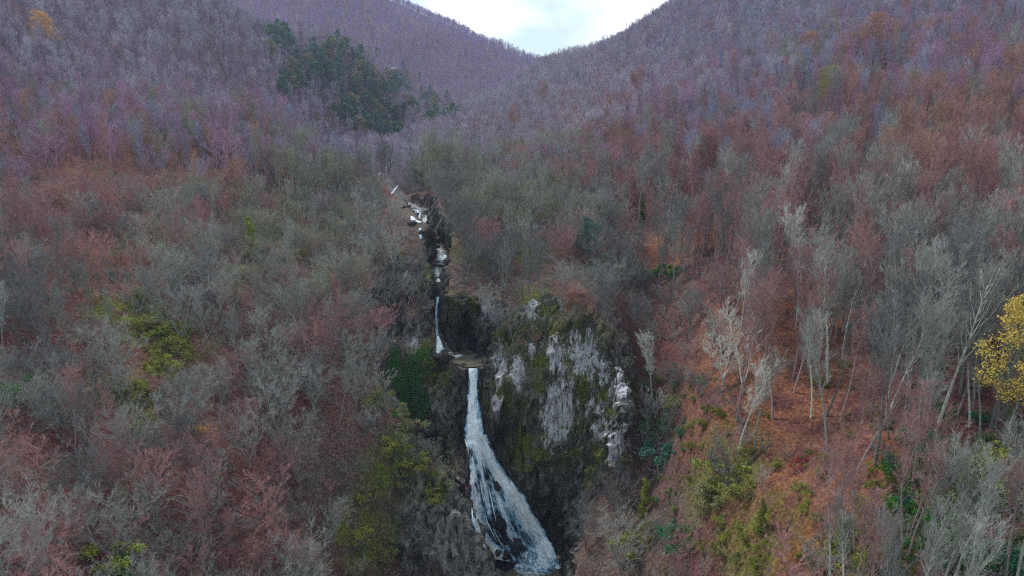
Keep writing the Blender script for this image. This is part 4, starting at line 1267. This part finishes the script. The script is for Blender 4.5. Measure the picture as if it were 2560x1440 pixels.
boulder(1396, 1403, .75, 'small whitish boulder at the right bank of the plunge pool', (5,4.9,4.7), (.6,.8,1), 6, up=.3)
boulder(1420, 1425, 1.3, 'black boulder on the right bank of the plunge pool', (.6,.6,.6), (1.2,1,.8), 7)
boulder(1080, 637, 1.3, 'dark boulder left of the cascade above the round pool', (.7,.65,.62), (1.2,1,1), 8)
boulder(1085, 602, 1.5, 'dark boulder wedged in the stream below the upper curtain', (.7,.7,.7), (1.3,1,.8), 9)
boulder(1205, 262, 6.0, 'small pale rock poking out of the far valley floor', (2.6,2.7,2.7), (1.3,1,1.4), 10, up=7)
boulder(990, 195, 9.0, 'pale rock outcrop on the flank of the middle hill', (2.6,2.9,2.8), (1.6,1,1), 11, up=5)

for q, (px, py, sz) in enumerate([(1062,610,1.1),(1090,618,.9),(1060,585,.9),(1075,556,1.0),(1030,560,.9),(1012,520,.9),(1120,655,1.0),(1078,668,.9),(1195,895,.8),(1205,910,.7),(1160,915,.6)]):
    boulder(px, py, sz, ['dark boulder at the left bank above the little cascade', 'dark boulder just over the little cascade', 'dark boulder upstream by the narrow white drop', 'dark boulder right of the upper pool under the curtain', 'dark boulder left of the upper pool under the curtain', 'dark boulder by the tiny white step', 'dark boulder at the right rim of the round brown pool', 'dark boulder at the left rim of the round brown pool', 'dark boulder on the right shore of the olive upper pool', 'small dark boulder by the waterfall lip, right side', 'small dark boulder by the waterfall lip, left side'][q], (.8, .76, .72), (1.2, 1, .8), 20 + q)

boulder(1285, 1372, 1.5, 'dark bluish boulder with water sheeting over it at the foot of the fall', (.7, .8, .95), (1.1, 1, 1.1), 41, up=.4)
boulder(1252, 1318, 1.1, 'black wet rock splitting the veil of the tall waterfall', (.55, .58, .62), (.9, 1, 1.5), 42, up=.3)
boulder(1240, 1225, .9, 'black wet knob of rock high in the fan of the tall waterfall', (.55, .58, .62), (1, 1, 1.3), 43, up=.2)
# ------------------------------------------------------------------ the air
hm = D.materials.new('haze')
hm.use_nodes = True
t = hm.node_tree
t.nodes.clear()
out = N(t, 'ShaderNodeOutputMaterial')
pv = N(t, 'ShaderNodeVolumePrincipled')
pv.inputs['Color'].default_value = (.66, .63, .95, 1)
pv.inputs['Density'].default_value = .00017
pv.inputs['Anisotropy'].default_value = 0.2
t.links.new(pv.outputs['Volume'], out.inputs['Volume'])
x0, x1, y0, y1, z0, z1 = -3000, 3000, -60, 1800, float(HH.min()) - 60, float(HH.max()) + 60
hz_v = [(x, y, z) for x in (x0, x1) for y in (y0, y1) for z in (z0, z1)]
hz = link('haze', mesh_from('haze', hz_v, [(0, 1, 3, 2), (4, 6, 7, 5), (0, 4, 5, 1), (2, 3, 7, 6), (0, 2, 6, 4), (1, 5, 7, 3)], hm))
tag(hz, 'thin bluish haze filling the valley', kind='stuff')
